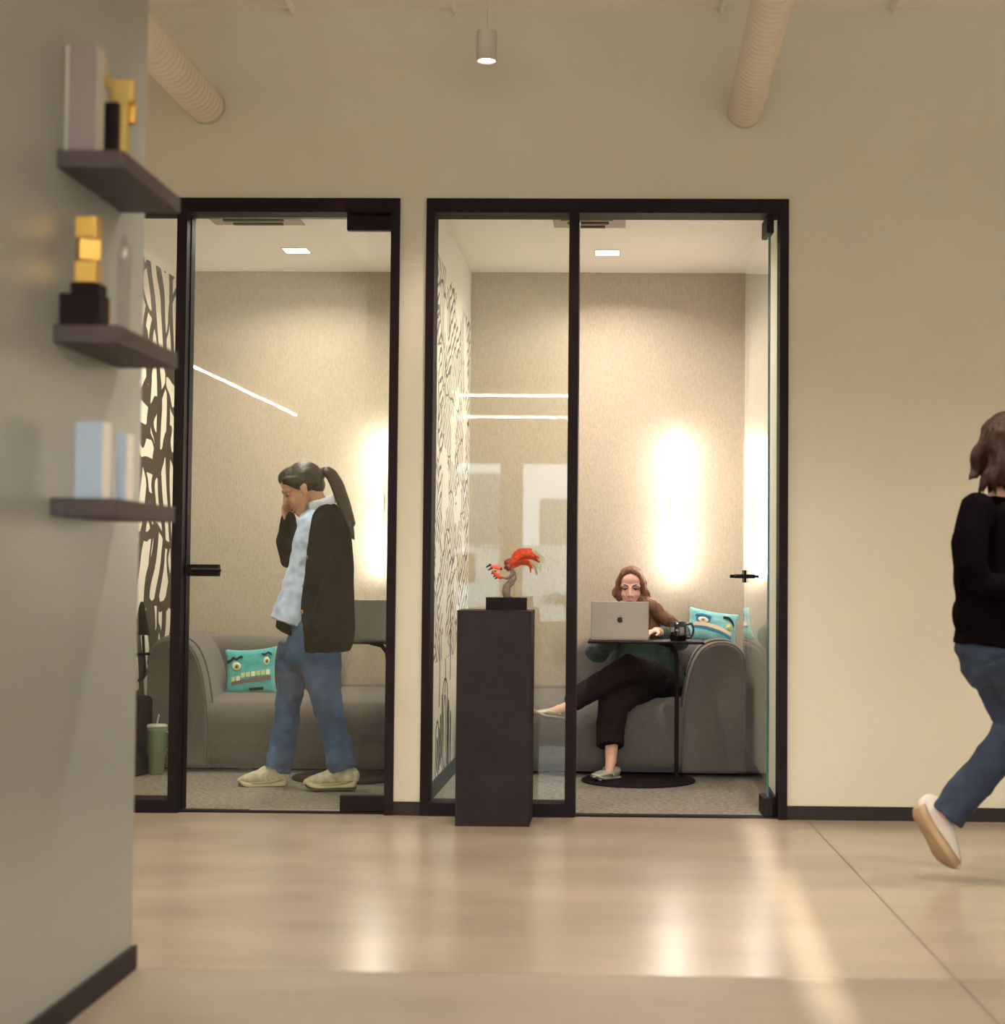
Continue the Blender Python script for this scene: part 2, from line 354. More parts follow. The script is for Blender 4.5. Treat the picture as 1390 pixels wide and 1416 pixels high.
# ---- rooms
def room(n, xl, xr, left_mat):
    s = '' if n == 1 else '.001'
    st(box('wall_back'+s, M['felt'], xl-.05, xr+.05, YB, YB+.08, 0, RC))
    st(box('ceiling_room'+s, M['ceilw'], xl-.05, xr+.05, YW+WT, YB+.08, RC, RC+.08))
    st(box('floor_carpet'+s, M['carpet'], xl-.05, xr+.05, YW+.06, YB+.08, -.1, .003))
st(box('wall_partition', M['white'], X1R, X2L, YW+WT, YB, 0, RC))
st(box('wall_outer', M['white'], X1L-.1, X1L, YW+WT, YB, 0, RC)); st(box('wall_inner', M['white'], X2R, X2R+.1, YW+WT, YB, 0, RC))
room(1, X1L, X1R, None); room(2, X2L, X2R, None)
for i, (a, b) in enumerate(((X1R, X1R-.012), (X2L, X2L+.012), (X2R-.012, X2R))):
    st(box('baseboard_room' + ('' if i == 0 else '.%03d' % i), M['base'], min(a, b), max(a, b), YW+WT, YB, .003, .08))
mu = tag(box('wall_mural', mural_mat('bold_doodle', 1), X1L, X1L+.004, YW+WT+.01, YB-.005, .1, 2.69), 'bold black and white curling line mural on the left room wall', 'mural')
# second mural: sparse line drawing, slanted upper edge
bm = bmesh.new(); yy = [YW+WT+.01, YB-.07]; pr = [(yy[0], .03), (yy[1], .03), (yy[1], 2.43), (yy[0], 2.56)]
A = [bm.verts.new((X2L, y, z)) for y, z in pr]; Bv = [bm.verts.new((X2L+.004, y, z)) for y, z in pr]
bm.faces.new(A); bm.faces.new(Bv)
for k in range(4): bm.faces.new((A[k], A[(k+1) % 4], Bv[(k+1) % 4], Bv[k]))
mu2 = tag(done(bm, 'wall_mural', mural_mat('fine_doodle', 2)), 'fine grey line drawing mural on the white wall behind the pedestal', 'mural')
bm = bmesh.new()
def stroke(pts, r=.004):
    pts = smoothpath(pts, 6); tube(bm, [(X2L+.005, y, z) for y, z in pts], [(r, .0012)]*len(pts), 6, side=(0, 1, .01), round_ends=False)
for y0, y1, z0, z1 in ((7.80, 7.92, .02, .34), (7.84, 7.89, .08, .26), (7.98, 8.02, .10, .36), (8.08, 8.28, .02, .52), (8.13, 8.22, .05, .44), (8.33, 8.37, .04, .40), (8.42, 8.46, .0, .34)):
    z0 += .02; ym = (y0+y1)/2
    stroke([(ym, z0), (y0, z0+.06), (y0+.005, (z0+z1)/2), (y0+.01, z1-.05), (ym, z1), (y1, z1-.05), (y1-.004, (z0+z1)/2), (y1, z0+.07), (ym, z0)], .006)
for y0, z0, z1 in ((7.95, .1, .3), (8.05, .15, .45), (8.3, .08, .42), (8.18, .45, .62), (7.93, .4, .7), (8.4, .5, .9)):
    stroke([(y0, z0), (y0+.012, (z0+z1)/2), (y0-.004, z1)], .005)
done(bm, 'drawn_loops', M['ink'], mu2)
# ---- frames: one thing per glazed opening
def frame(xl, xr, xp, label, n, pane_l):
    t = thing('glazed_frame', label, 'frame', ((xl+xr)/2, YW, 0), world=True)
    w_ = .043; y0, y1 = YW-.02, YW+WT+.005
    zt = ftop; zi = ftop-.062
    box('head_rail', M['black'], xl, xr, y0, y1, zi, zt, t); 
    box('jamb', M['black'], xl, xl+.036, y0, y1, 0, zi, t); box('jamb', M['black'], xr-.038, xr, y0, y1, 0, zi, t)
    box('mullion', M['black'], xp-.022, xp+.022, y0, y1, 0, zi, t)
    box('sill_rail', M['black'], xl+.036, xp-.022, y0, y1, 0, .056, t)
    box('threshold', M['black'], xp+.022, xr-.038, YW+.01, YW+.07, 0, .007, t)
    box('sidelight_pane', M['glass'], xl+.036, xp-.022, YW+.045, YW+.055, .056, zi, t)
    return t
xp1, xp2 = U(247, 700, YW).x, U(791.5, 700, YW).x
fr1 = frame(f1l, f1r, xp1, 'black metal door frame around the left glass room with the standing woman', 1, 0)
fr2 = frame(f2l, f2r, xp2, 'black metal door frame around the right glass room behind the pedestal', 2, 0)
ZI = ftop-.062
# left door: closed, pivots at its right
t = thing('glass_door', 'closed frameless glass door in front of the standing woman', 'door', ((xp1+f1r)/2, YW+.05, 0), world=True)
dx0, dx1 = xp1+.0225, f1r-.042
box('pane', M['glass'], dx0, dx1, YW+.045, YW+.055, .012, ZI-.012, t)
box('added_edge_strip', M['black'], dx0-.0003, dx0+.004, YW+.043, YW+.057, .012, ZI-.012, t)  # added dark strip covering the bright reflection at the pane end
box('pane_edge', M['glassedge'], dx1-.0045, dx1+.001, YW+.0445, YW+.0555, .08, ZI-.10, t)
p = U(478, 313, YW).x
box('patch_fitting', M['black'], p, dx1+.003, YW+.03, YW+.07, ZI-.068, ZI-.004, t, .002)
p = U(468, 1110, YW).x
box('patch_fitting', M['black'], p, dx1+.003, YW+.03, YW+.07, .008, .075, t, .002)
box('bottom_seal', M['clasp'], dx0+.3, p+.06, YW+.043, YW+.047, .008, .013, t)
a = U(243, 780, YW); b = U(299, 797, YW)
lk = box('lock_case', M['black'], dx0, b.x, YW+.025, YW+.075, b.z, a.z, t, .003)
hz = U(270, 788, YW).z
bm = bmesh.new(); tube(bm, [(dx0+.05, YW-.03, hz), (dx0+.12, YW-.032, hz), (U(306, 788, YW).x, YW-.03, hz-.001)], .008, 12); tube(bm, [(dx0+.05, YW-.03, hz), (dx0+.05, YW+.03, hz)], .009, 12)
done(bm, 'lever_handle', M['black'], lk, True)
# right door: swung open into the room about its right pivot
px_, fx_ = .598, .553
t = thing('glass_door', 'open frameless glass door seen edge-on beside the sofa', 'door', (px_, YW+.05, 0), world=True)
ang = math.atan2(px_-fx_, .86)
MT = Matrix.Translation((px_, YW+.05, 0)) @ Matrix.Rotation(ang, 4, 'Z')
box('pane', M['glass'], -.005, .005, 0, .86, .012, ZI-.012, t, mtx=MT)
box('pane_edge', M['glassedge'], -.0052, .0052, -.002, .002, .08, ZI-.075, t, mtx=MT)
box('patch_fitting', M['black'], -.016, .016, -.025, .14, ZI-.075, ZI-.002, t, .002, mtx=MT)
box('patch_fitting', M['black'], -.020, .020, -.03, .14, .008, .085, t, .002, mtx=MT)
hz = U(1035, 797, 8.02).z
lk = box('lock_plate', M['black'], -.011, .011, .78, .858, hz-.03, hz+.03, t, .002, mtx=MT)
for s in (-1, 1):
    bm = bmesh.new(); tube(bm, [MT @ Vector((s*.01, .81, hz)), MT @ Vector((s*.05, .81, hz))], .010, 12)
    tube(bm, [MT @ Vector((s*.05, .815, hz)), MT @ Vector((s*.052, .70, hz))], .008, 12)
    done(bm, 'lever_handle', M['black'], lk, True)
    if s < 0: box('escutcheon', M['black'], -.075, -.012, .80, .82, hz-.008, hz+.008, lk, .002, mtx=MT)
# ---- room lamps
def sconce(cx, z0, z1, label):
    t = thing('wall_sconce', label, 'wall lamp', (cx, YB-.05, z0), world=True, group=None)
    bm = bmesh.new(); tube(bm, [(cx, YB-.09, z0+.022), (cx, YB-.09, z1-.022)], .023, 20); done(bm, 'light_tube', M['tube'], t, True)
    box('back_rail', M['clasp'], cx-.010, cx+.010, YB-.064, YB, z0+.25, z1-.25, t)
    zm = (z0+z1)/2
    for s in (-1, 1): box('clip', M['clasp'], cx+s*.034-.003, cx+s*.034+.003, YB-.10, YB-.08, zm-.05, zm+.05, t, .001)
    return t
a, b = U(526, 597, YB-.05), U(524, 797, YB-.05); s1 = sconce(a.x, b.z, a.z, 'glowing vertical tube lamp beside the standing woman, cut by the black frame')
a, b = U(936, 601, YB-.05), U(936, 803, YB-.05); s2 = sconce(a.x, b.z, a.z, 'glowing vertical tube lamp above the seated woman')
for px, py, lab in ((410, 346, 'small square recessed downlight in the left room ceiling'), (840, 349, 'small square recessed downlight in the right room ceiling'), (-1.76, 0, 'added unseen downlight brightening the left room, just inside the glass door'), (-.12, 0, 'added unseen downlight brightening the right room, just inside the glass opening')):  # last two are added out of sight to brighten the rooms
    p = UF(px, py, RC) if py else Vector((px, 7.72, RC))
    t = thing('ceiling_downlight', lab, 'ceiling light', (p.x, p.y, RC), world=True)
    h = .062
    boxes('trim_ring', M['white'], [(p.x-h-.01, p.x-h, p.y-h-.01, p.y+h+.01, RC-.004, RC), (p.x+h, p.x+h+.01, p.y-h-.01, p.y+h+.01, RC-.004, RC), (p.x-h, p.x+h, p.y-h-.01, p.y-h, RC-.004, RC), (p.x-h, p.x+h, p.y+h, p.y+h+.01, RC-.004, RC)], t)
    box('lens', M['lamp'], p.x-h, p.x+h, p.y-h, p.y+h, RC-.003, RC-.001, t)
    l = area('downlight_lamp', (p.x, p.y, RC-.012), .11, .11, 12 if py else 10, NEUT, (0, 0, -1), spread=150)
    l.parent = t; l.matrix_parent_inverse = Matrix.Translation(t['_w']).inverted()
for px, py, lab, DW in ((352, 302, 'slotted air diffuser in the left room ceiling', .22), (815, 306, 'slotted air diffuser in the right room ceiling', .175)):
    p = UF(px, py, RC); x, y = p.x, p.y
    t = thing('air_diffuser', lab, 'air vent', (x, y, RC), world=True)
    box('plate', M['grille'], x-DW, x+DW, y-.13, y+.13, RC-.006, RC, t, .002)
    for k in range(3):
        yy_ = y-.085+k*.085
        box('slot', M['joint'], x-DW+.04+k*.03, x+DW-.06-k*.02, yy_-.014, yy_+.014, RC-.014, RC-.004, t)
# ---- corridor lamps
def pendant(px, py, Y, label, lit=True):
    c = U(px, py, Y); r = .041; h = .118
    t = thing('cylinder_pendant', label, 'pendant lamp', (c.x, c.y, c.z)); cw = c; c = Vector((0, 0, 0)); CHl = CH-cw.z
    bm = bmesh.new(); lathe(bm, [(r*.86, .012), (r*.9, 0), (r, 0), (r, h), (r*.95, h+.003), (r*.2, h+.004)], (c.x, c.y, c.z)); done(bm, 'shade', M['sage'], t, True)
    bm = bmesh.new(); lathe(bm, [(r*.84, .006), (r*.84, .010)], (c.x, c.y, c.z)); done(bm, 'diffuser', M['lamp'], t)
    bm = bmesh.new(); tube(bm, [(c.x, c.y, c.z+h), (c.x, c.y, CHl-.01)], .0018, 8); lathe(bm, [(.03, CHl-.012), (.03, CHl)], (c.x, c.y, c.z)); done(bm, 'cord', M['sage'], t)
    l = bpy.data.lights.new('pendant_bulb', 'SPOT'); l.energy = 45; l.color = WARM; l.spot_size = R(100); l.spot_blend = .6; l.shadow_soft_size = .03
    o = bpy.data.objects.new('pendant_bulb', l); C.objects.link(o); o.parent = t; o.location = (0, 0, -.01)
    return t
pt = pendant(673, 85, 6.57, 'small white cylinder pendant lamp hanging above the doors')
for x, y, lab in ((.95, 5.2, 'added unseen cylinder pendant lighting the corridor beside the right duct'), (2.5, 5.2, 'added unseen cylinder pendant lighting the corridor above the walking woman'), (4.1, 4.6, 'added unseen cylinder pendant nearest the far right corridor wall'), (-.78, 5.2, 'added unseen cylinder pendant lighting the corridor before the pedestal'), (-2.9, 6.57, 'added unseen cylinder pendant beyond the end of the shelf wall')):  # unseen copies added to brighten the corridor wall and floor
    c = copy_tree(pt); c.location = (x, y, pt.location.z-.02); c['label'] = lab; c['group'] = 'added pendants lighting the corridor'
    c.children[0]
for o in C.objects:
    if o.type == 'LIGHT' and o.name.startswith('pendant_bulb.'): o.data = o.data.copy(); o.data.energy = 125; o.data.color = (1, .90, .76); o.data.spot_size = R(125); o.data.spot_blend = .9
def line_lamp(a, b, label, power):
    a, b = Vector(a), Vector(b); m_ = (a+b)/2
    t = thing('linear_pendant', label, 'pendant lamp', m_, world=True)
    bm = bmesh.new(); along_x = abs(a.x-b.x) > abs(a.y-b.y); w2 = .02 if along_x else .005
    x0, x1, y0, y1 = (a.x, b.x, a.y-w2, a.y+w2) if along_x else (a.x-w2, a.x+w2, a.y, b.y)
    box('housing', M['wht'], x0, x1, y0, y1, a.z+.012, a.z+.06, t); box('light_strip', M['line'], x0, x1, y0, y1, a.z, a.z+.012, t)
    L_ = (b-a).length
    for q_ in (.1, .9):
        c = a.lerp(b, q_); bm = bmesh.new(); tube(bm, [(c.x, c.y, a.z+.06), (c.x, c.y, CH)], .002, 6); done(bm, 'cable', M['clasp'], t)
    l = area('linear_lamp', (m_.x, m_.y, a.z-.004), L_ if along_x else .008, .04 if along_x else L_, power, WARM, (0, 0, -1))
    l.rotation_euler = (0, 0, 0)
    l.parent = t; l.matrix_parent_inverse = Matrix.Translation(t['_w']).inverted()
    l = area('added_uplight', (m_.x, m_.y, a.z+.064), L_ if along_x else .008, .04 if along_x else L_, power*1.3, WARM, (0, 0, 1)); l.rotation_euler = (math.pi, 0, 0)  # added upward lamp to brighten the ceiling and ducts
    l.parent = t; l.matrix_parent_inverse = Matrix.Translation(t['_w']).inverted()
line_lamp((-1.66, -1.3, 2.72), (3.0, -1.3, 2.72), 'linear pendant reflected as the thicker upper bright line in the glass', 160)
line_lamp((-1.90, -3.5, 2.72), (3.0, -3.5, 2.72), 'linear pendant reflected as the thinner lower bright line in the glass', 90)
line_lamp((-3.66, -3.6, 2.74), (-3.66, .70, 2.74), 'linear pendant reflected as a slanting bright line in the closed glass door', 130)
# ---- spiral ducts running to the front wall
def duct(px, py, label, r=.080):
    c = U(px, py, YW)
    t = thing('spiral_duct', label, 'duct', (c.x, YW, c.z), world=True, group=None)
    n = 40; prof = []
    bm = bmesh.new(); y = YW; rings = []
    ys = [];
    while y > 3.2:
        ys += [(y, r), (y-.040, r), (y-.043, r+.0014), (y-.049, r+.0014)]; y -= .052
    for yy_, rr in ys:
        rings.append([bm.verts.new((c.x+rr*math.cos(2*math.pi*k/n), yy_, c.z+rr*math.sin(2*math.pi*k/n))) for k in range(n)])
    for a_, b_ in zip(rings, rings[1:]):
        for k in range(n): bm.faces.new((a_[k], a_[(k+1) % n], b_[(k+1) % n], b_[k]))
    bm.faces.new(rings[0]); bm.faces.new(rings[-1]); done(bm, 'pipe', M['duct'], t, True)
    return t
duct(286, 147, 'white spiral duct above the left glass room')
duct(1030, 154, 'white spiral duct above the right glass room', .075)
# ---- outside the rear windows, seen as reflections in the glass
t = tag(boxes('low_building', M['dirt'], [(-12, 10, -15.2, -14, -.2, 1.5)]), 'low white building outside, reflected pale in the glass beside the figurine', 'building')
t = tag(boxes('far_building', M['bld'], [(-9, -2.75, -26, -22, -.2, 3.2), (-2.0, 9, -26, -22, -.2, 2.65)]), 'taller grey building outside, reflected behind the low white one', 'building')
# reflected floor lamp and palm
fl = thing('floor_lamp', 'brass floor lamp with hanging linen shade, reflected left of the figurine', 'lamp', (-1.38, -4.6, 0), world=True)
bm = bmesh.new(); lathe(bm, [(.14, 0), (.14, .02), (.02, .025)], (-1.38, -4.6, 0)); done(bm, 'base', M['gold_rod'], fl, True)
bm = bmesh.new(); tube(bm, [(-1.30, -4.6, .02), (-1.30, -4.6, 1.16), (-1.37, -4.6, 1.31), (-2.02, -4.6, 1.33), (-2.02, -4.6, 1.25)], .007, 10); done(bm, 'arm', M['gold_rod'], fl, True)
bm = bmesh.new(); lathe(bm, [(.125, 0), (.125, .33), (.12, .33)], (-1.9, -4.6, .92)); done(bm, 'lamp_shade', M['shade'], fl, True)
pl = thing('potted_palm', 'potted palm reflected dark in the glass right of the pedestal', 'plant', (-.72, -4.6, 0), world=True)
bm = bmesh.new(); lathe(bm, [(.14, 0), (.19, .32), (.17, .32), (.16, .28)], (-.72, -4.6, 0)); done(bm, 'pot', M['clay'], pl, True)
bm = bmesh.new(); tube(bm, [(-.72, -4.6, .25), (-.71, -4.6, .62)], .03, 10); done(bm, 'stem', M['clay'], pl, True)
bm = bmesh.new()
for k in range(15):
    an = k*2.4; up = .25+.3*random.random(); L_ = .34+.1*random.random(); base = Vector((-.71, -4.6, .62)); d = Vector((math.cos(an), math.sin(an), 0))
    pts = [base+d*L_*s_+Vector((0, 0, up*(s_*1.6-1.5*s_*s_))) for s_ in (0, .25, .5, .75, 1)]
    tube(bm, pts, [(.004, .004), (.035, .003), (.04, .003), (.028, .003), (.003, .002)], 8, side=d.cross(Vector((0, 0, 1))), round_ends=False)
done(bm, 'frond', M['leaf'], pl, True)
# ------------------------------------------------------------------ shelves on the left wall
SY0, SY1, SXW, SXF = 3.69, 4.17, -1.30, -1.15
def shelf(ztop, label):
    t = thing('wall_shelf', label, 'shelf', (SXW, (SY0+SY1)/2, ztop), world=True, group=None)
    box('board', M['shelf'], SXW, SXF, SY0, SY1, ztop-.040, ztop, t, .0015)
    return t
z1_, z2_, z3_ = U(157, 207, SY0).z, U(157, 449, SY0).z, U(155, 689, SY0).z
shelf(z1_, 'topmost dark wooden shelf on the left wall holding the tall grey box')
shelf(z2_, 'middle dark wooden shelf on the left wall holding stacked gold cubes')
shelf(z3_, 'lowest dark wooden shelf on the left wall holding the blue block')
def pbox(name, m, px0, px1, py, zb, Y, dy, label=None, cat=None, parent=None, bevel=.002):
    a, b = U(px0, py, Y), U(px1, py, Y)
    o = box(name, m, a.x, b.x, Y, Y+dy, zb, a.z, parent, bevel)
    return tag(o, label, cat)
t = thing('award_box', 'tall pale grey box standing on the topmost wall shelf', 'box', (U(112, 200, 3.72).x, 3.75, z1_), world=True)
pbox('shaded_front', M['mauve'], 96, 134, 60, z1_, 3.72, .006, parent=t); a, b = U(93, 60, 3.72), U(134, 60, 3.72)  # same box; the darker front colour paints in its shaded side
box('body', M['sage'], a.x-.006, b.x, 3.726, 3.785, z1_, a.z, t, .002)
t = thing('gold_award', 'gold block award on a black base on the topmost shelf', 'award', (U(160, 200, 3.86).x, 3.87, z1_), world=True)
pbox('base', M['black'], 143, 163, 141, z1_, 3.84, .05, parent=t)
pbox('crest', M['goldp'], 150, 185, 108, U(160, 141, 3.86).z, 3.86, .025, parent=t, bevel=.006)
pbox('column', M['goldp'], 163, 176, 138, z1_, 3.86, .03, parent=t, bevel=.003)
pbox('plate', M['gold'], 172, 187, 139, U(160, 170, 3.88).z, 3.885, .02, parent=t, bevel=.004)
bm = bmesh.new(); c = U(150, 108, 3.865); tube(bm, [(c.x, 3.865, c.z-.02), (c.x-.004, 3.865, c.z+.01), (c.x-.008, 3.865, c.z+.035)], [.008, .005, .002], 8); done(bm, 'spike', M['goldp'], t, True)
t = thing('figurine', 'tiny black and pink figurine at the edge of the topmost shelf', 'figurine', (U(180, 210, 4.0).x, 4.0, z1_), world=True)
c = U(181, 212, 4.0); bm = bmesh.new(); lathe(bm, [(.010, 0), (.011, .01), (.007, .03), (.009, .04), (.004, .052)], (c.x, 4.0, z1_), 14); done(bm, 'body', M['black'], t, True)
bm = bmesh.new(); ell(bm, (c.x+.012, 4.0, z1_+.030), (.007, .007, .009), sub=2); ell(bm, (c.x+.016, 4.0, z1_+.008), (.010, .008, .008), sub=2); done(bm, 'flower', M['tan'], t, True)
# middle shelf
t = thing('cube_award', 'three stacked gold cubes on a black stepped base, middle shelf', 'award', (U(115, 440, 3.72).x, 3.75, z2_), world=True)
pbox('base', M['black'], 82, 138, 405, z2_, 3.72, .075, parent=t); pbox('base_step', M['black'], 97, 137, 390, U(100, 405, 3.73).z, 3.73, .06, parent=t)
cx = (U(100, 340, 3.74).x+U(139, 340, 3.74).x)/2-.003
for k, (ya, yb, an) in enumerate(((390, 360, 0), (359, 329, 28), (328, 298, 0))):
    zb, zt = U(120, ya, 3.74).z, U(120, yb, 3.74).z; h = .0245
    box('cube', M['gold'], -h, h, -h, h, zb, zt, t, .002, mtx=Matrix.Translation((cx, 3.765, 0)) @ Matrix.Rotation(R(an), 4, 'Z'))
tag(pbox('gold_bar', M['gold'], 141, 150, 412, z2_, 3.83, .02, bevel=.003), 'small upright gold bar beside the stacked gold cubes', 'award')
t = thing('crystal_award', 'clear crystal column award standing on the middle shelf', 'award', (U(168, 450, 3.9).x, 3.92, z2_), world=True)
a, b = U(157, 345, 3.9), U(178, 345, 3.9); tp = U(168, 322, 3.9)
bm = bmesh.new(); n = 6; rr = (b.x-a.x)/2; c0 = ((a.x+b.x)/2, 3.925)
lathe(bm, [(rr*.9, .002), (rr, a.z-z2_), (rr*.25, tp.z-z2_)], (c0[0], c0[1], z2_), 6); done(bm, 'column', M['crystal'], t)
bm = bmesh.new(); ell(bm, (c0[0], c0[1], a.z-.004), (rr*.5, rr*.5, .017), sub=1); done(bm, 'painted_glint', M['wht'], t)  # white lump inside the crystal standing in for a highlight
# lowest shelf
t = thing('block_award', 'upright pale blue block on the lowest shelf', 'award', (U(122, 680, 3.71).x, 3.74, z3_), world=True)
pbox('front_face', M['sky'], 104, 142, 582, z3_, 3.71, .006, parent=t); a, b = U(103, 582, 3.71), U(142, 582, 3.71)
box('body', M['wht'], a.x, b.x, 3.716, 3.775, z3_, a.z-.001, t, .002)
t = thing('acrylic_award', 'narrow white and grey acrylic award behind the blue block', 'award', (U(168, 680, 3.84).x, 3.85, z3_), world=True)
pbox('front_face', M['sky'], 162, 175, 597, z3_, 3.83, .005, parent=t); a, b = U(158, 598, 3.83), U(175, 598, 3.83)
box('body', M['wht'], a.x, b.x, 3.835, 3.89, z3_, a.z-.001, t, .002)
# ------------------------------------------------------------------ pedestal and figurine
PY = 6.875
a, b = U(630.5, 1000, PY), U(733, 1000, PY); zt = U(680, 845, PY).z
t = thing('pedestal', 'tall black display pedestal standing in front of the glass', 'pedestal', ((a.x+b.x)/2, PY+.14, 0), world=True)
box('plinth', M['blackw'], a.x, b.x, PY, PY+.27, 0, zt-.001, t, .002); box('top_panel', M['blackw'], a.x-.001, b.x+.001, PY-.001, PY+.271, zt-.001, zt+.002, t)
# sculpture standing on the pedestal
FY = 7.01
c = U(700.5, 826, FY); zb = zt+.002; hb = U(700, 826, FY).z
t = thing('bird_dancer_figurine', 'carved figurine with sweeping red feather headdress on a small black block', 'figurine', (c.x, FY, zb), world=True)
s_ = (U(730, 830, FY).x-U(671, 830, FY).x)/2**.5*.985
h_ = s_/2
box('block', M['blackw'], -h_, h_, -h_, h_, zb, hb, t, .0015, mtx=Matrix.Translation((c.x, FY, 0)) @ Matrix.Rotation(R(40), 4, 'Z'))
def F(px, py, dy=0): return U(px, py, FY+dy)
S = 1/328.0
bm = bmesh.new()
tube(bm, [F(701, 824), F(700, 818), F(701, 811), F(705, 806)], [5*S, 6*S, 5.5*S, 4*S], 14)
tube(bm, [F(706, 807), F(710, 799), F(709, 791)], [(5*S, 4*S), (5.5*S, 4.5*S), (4*S, 3.5*S)], 14)
tube(bm, [F(709, 790), F(706, 783)], [3*S, 2.4*S], 10)
ell(bm, F(700, 825, -.006), (4*S, 4*S, 1.8*S)); ell(bm, F(704, 825, .004), (4*S, 4*S, 1.8*S))
tube(bm, [F(709, 794, -.012), F(701, 800, -.02), F(692, 798, -.02), F(686, 794, -.018)], [2.2*S, 1.8*S, 1.6*S, 1.4*S], 10)
blob(bm, 'body', M['clay'], t, .0022, 2, crumple=.0012, cscale=90)
bm = bmesh.new(); ell(bm, F(703.5, 783), (5*S, 5*S, 7*S)); ell(bm, F(699, 785), (2.2*S, 2.4*S, 2.5*S)); tube(bm, [F(702, 778), F(711, 774)], [5*S, 4*S], 12)
blob(bm, 'mask', M['redd'], t, .0022, 2, crumple=.0012, cscale=90)
feathers = [((706, 782), (720, 770), (736, 767), (746, 772), -.022), ((705, 777), (713, 764), (727, 760), (736, 760), .004), ((708, 786), (720, 779), (732, 781), (734, 793), .012), ((705, 779), (716, 767), (728, 762), (738, 765), .000), ((705, 781), (718, 769), (733, 765), (745, 777), -.012), ((706, 783), (719, 773), (734, 771), (747, 778), .010),
            ((707, 784), (719, 776), (730, 776), (737, 787), -.006), ((704, 777), (714, 766), (722, 762), (730, 763), .014), ((706, 780), (716, 770), (726, 767), (740, 770), -.02),
            ((708, 786), (716, 781), (724, 776), (731, 779), .006), ((705, 778), (712, 770), (719, 764), (726, 765), -.014)]
for f in feathers:
    bm = bmesh.new(); P = [tuple(F(*f[k], f[4]*(k+1)/2)) for k in range(4)]; pts = smoothpath(P, 4)
    W_ = [S*(1.0+1.9*math.sin(math.pi*min(1, (i+1)/(len(pts))*.93))) for i in range(len(pts))]; W_[-1] = S*.6
    tube(bm, pts, [(W_[i], W_[i]*.35) for i in range(len(pts))], 10, side=(0.1, -.5, 1), round_ends=False)
    done(bm, 'feather', M['red'], t, True)
bm = bmesh.new(); pts = smoothpath([tuple(F(728, 776)), tuple(F(738, 782)), tuple(F(743, 795))], 4); tube(bm, pts, [(2.2*S, .8*S)]*(len(pts)-1)+[(.4*S, .4*S)], 8, round_ends=False); done(bm, 'olive_feather', M['leafo'], t, True)
bm = bmesh.new(); tube(bm, [F(692, 798, -.02), F(686, 794, -.02), F(682, 790, -.02)], [3*S, 3.4*S, 2*S], 10); tube(bm, [F(679, 783, -.02), F(686, 784, -.02), F(692, 786, -.02)], [(2*S, 1.5*S), (4*S, 2*S), (3*S, 2*S)], 10)
ell(bm, F(692, 786, -.022), (2.6*S, 2.6*S, 2.6*S)); done(bm, 'held_bird', M['red'], t, True)
bm = bmesh.new()
for q in ((673, 784), (676, 788), (680, 793), (683, 797), (685, 800)): tube(bm, [F(*q, -.02), F(q[0]+5, q[1]-3, -.02)], [1.0*S, 1.6*S], 8)
ell(bm, F(693, 786.5, -.026), (1.6*S, 1.6*S, 2.2*S), sub=2); done(bm, 'dark_petal', M['ink'], t, True)
bm = bmesh.new(); tube(bm, [F(712, 825, .004), F(712, 797, .004)], .0022, 8); lathe(bm, [(.007, 0), (.007, .004)], (F(712, 825).x, FY+.004, hb), 12); done(bm, 'brass_support', M['gold_rod'], t, True)
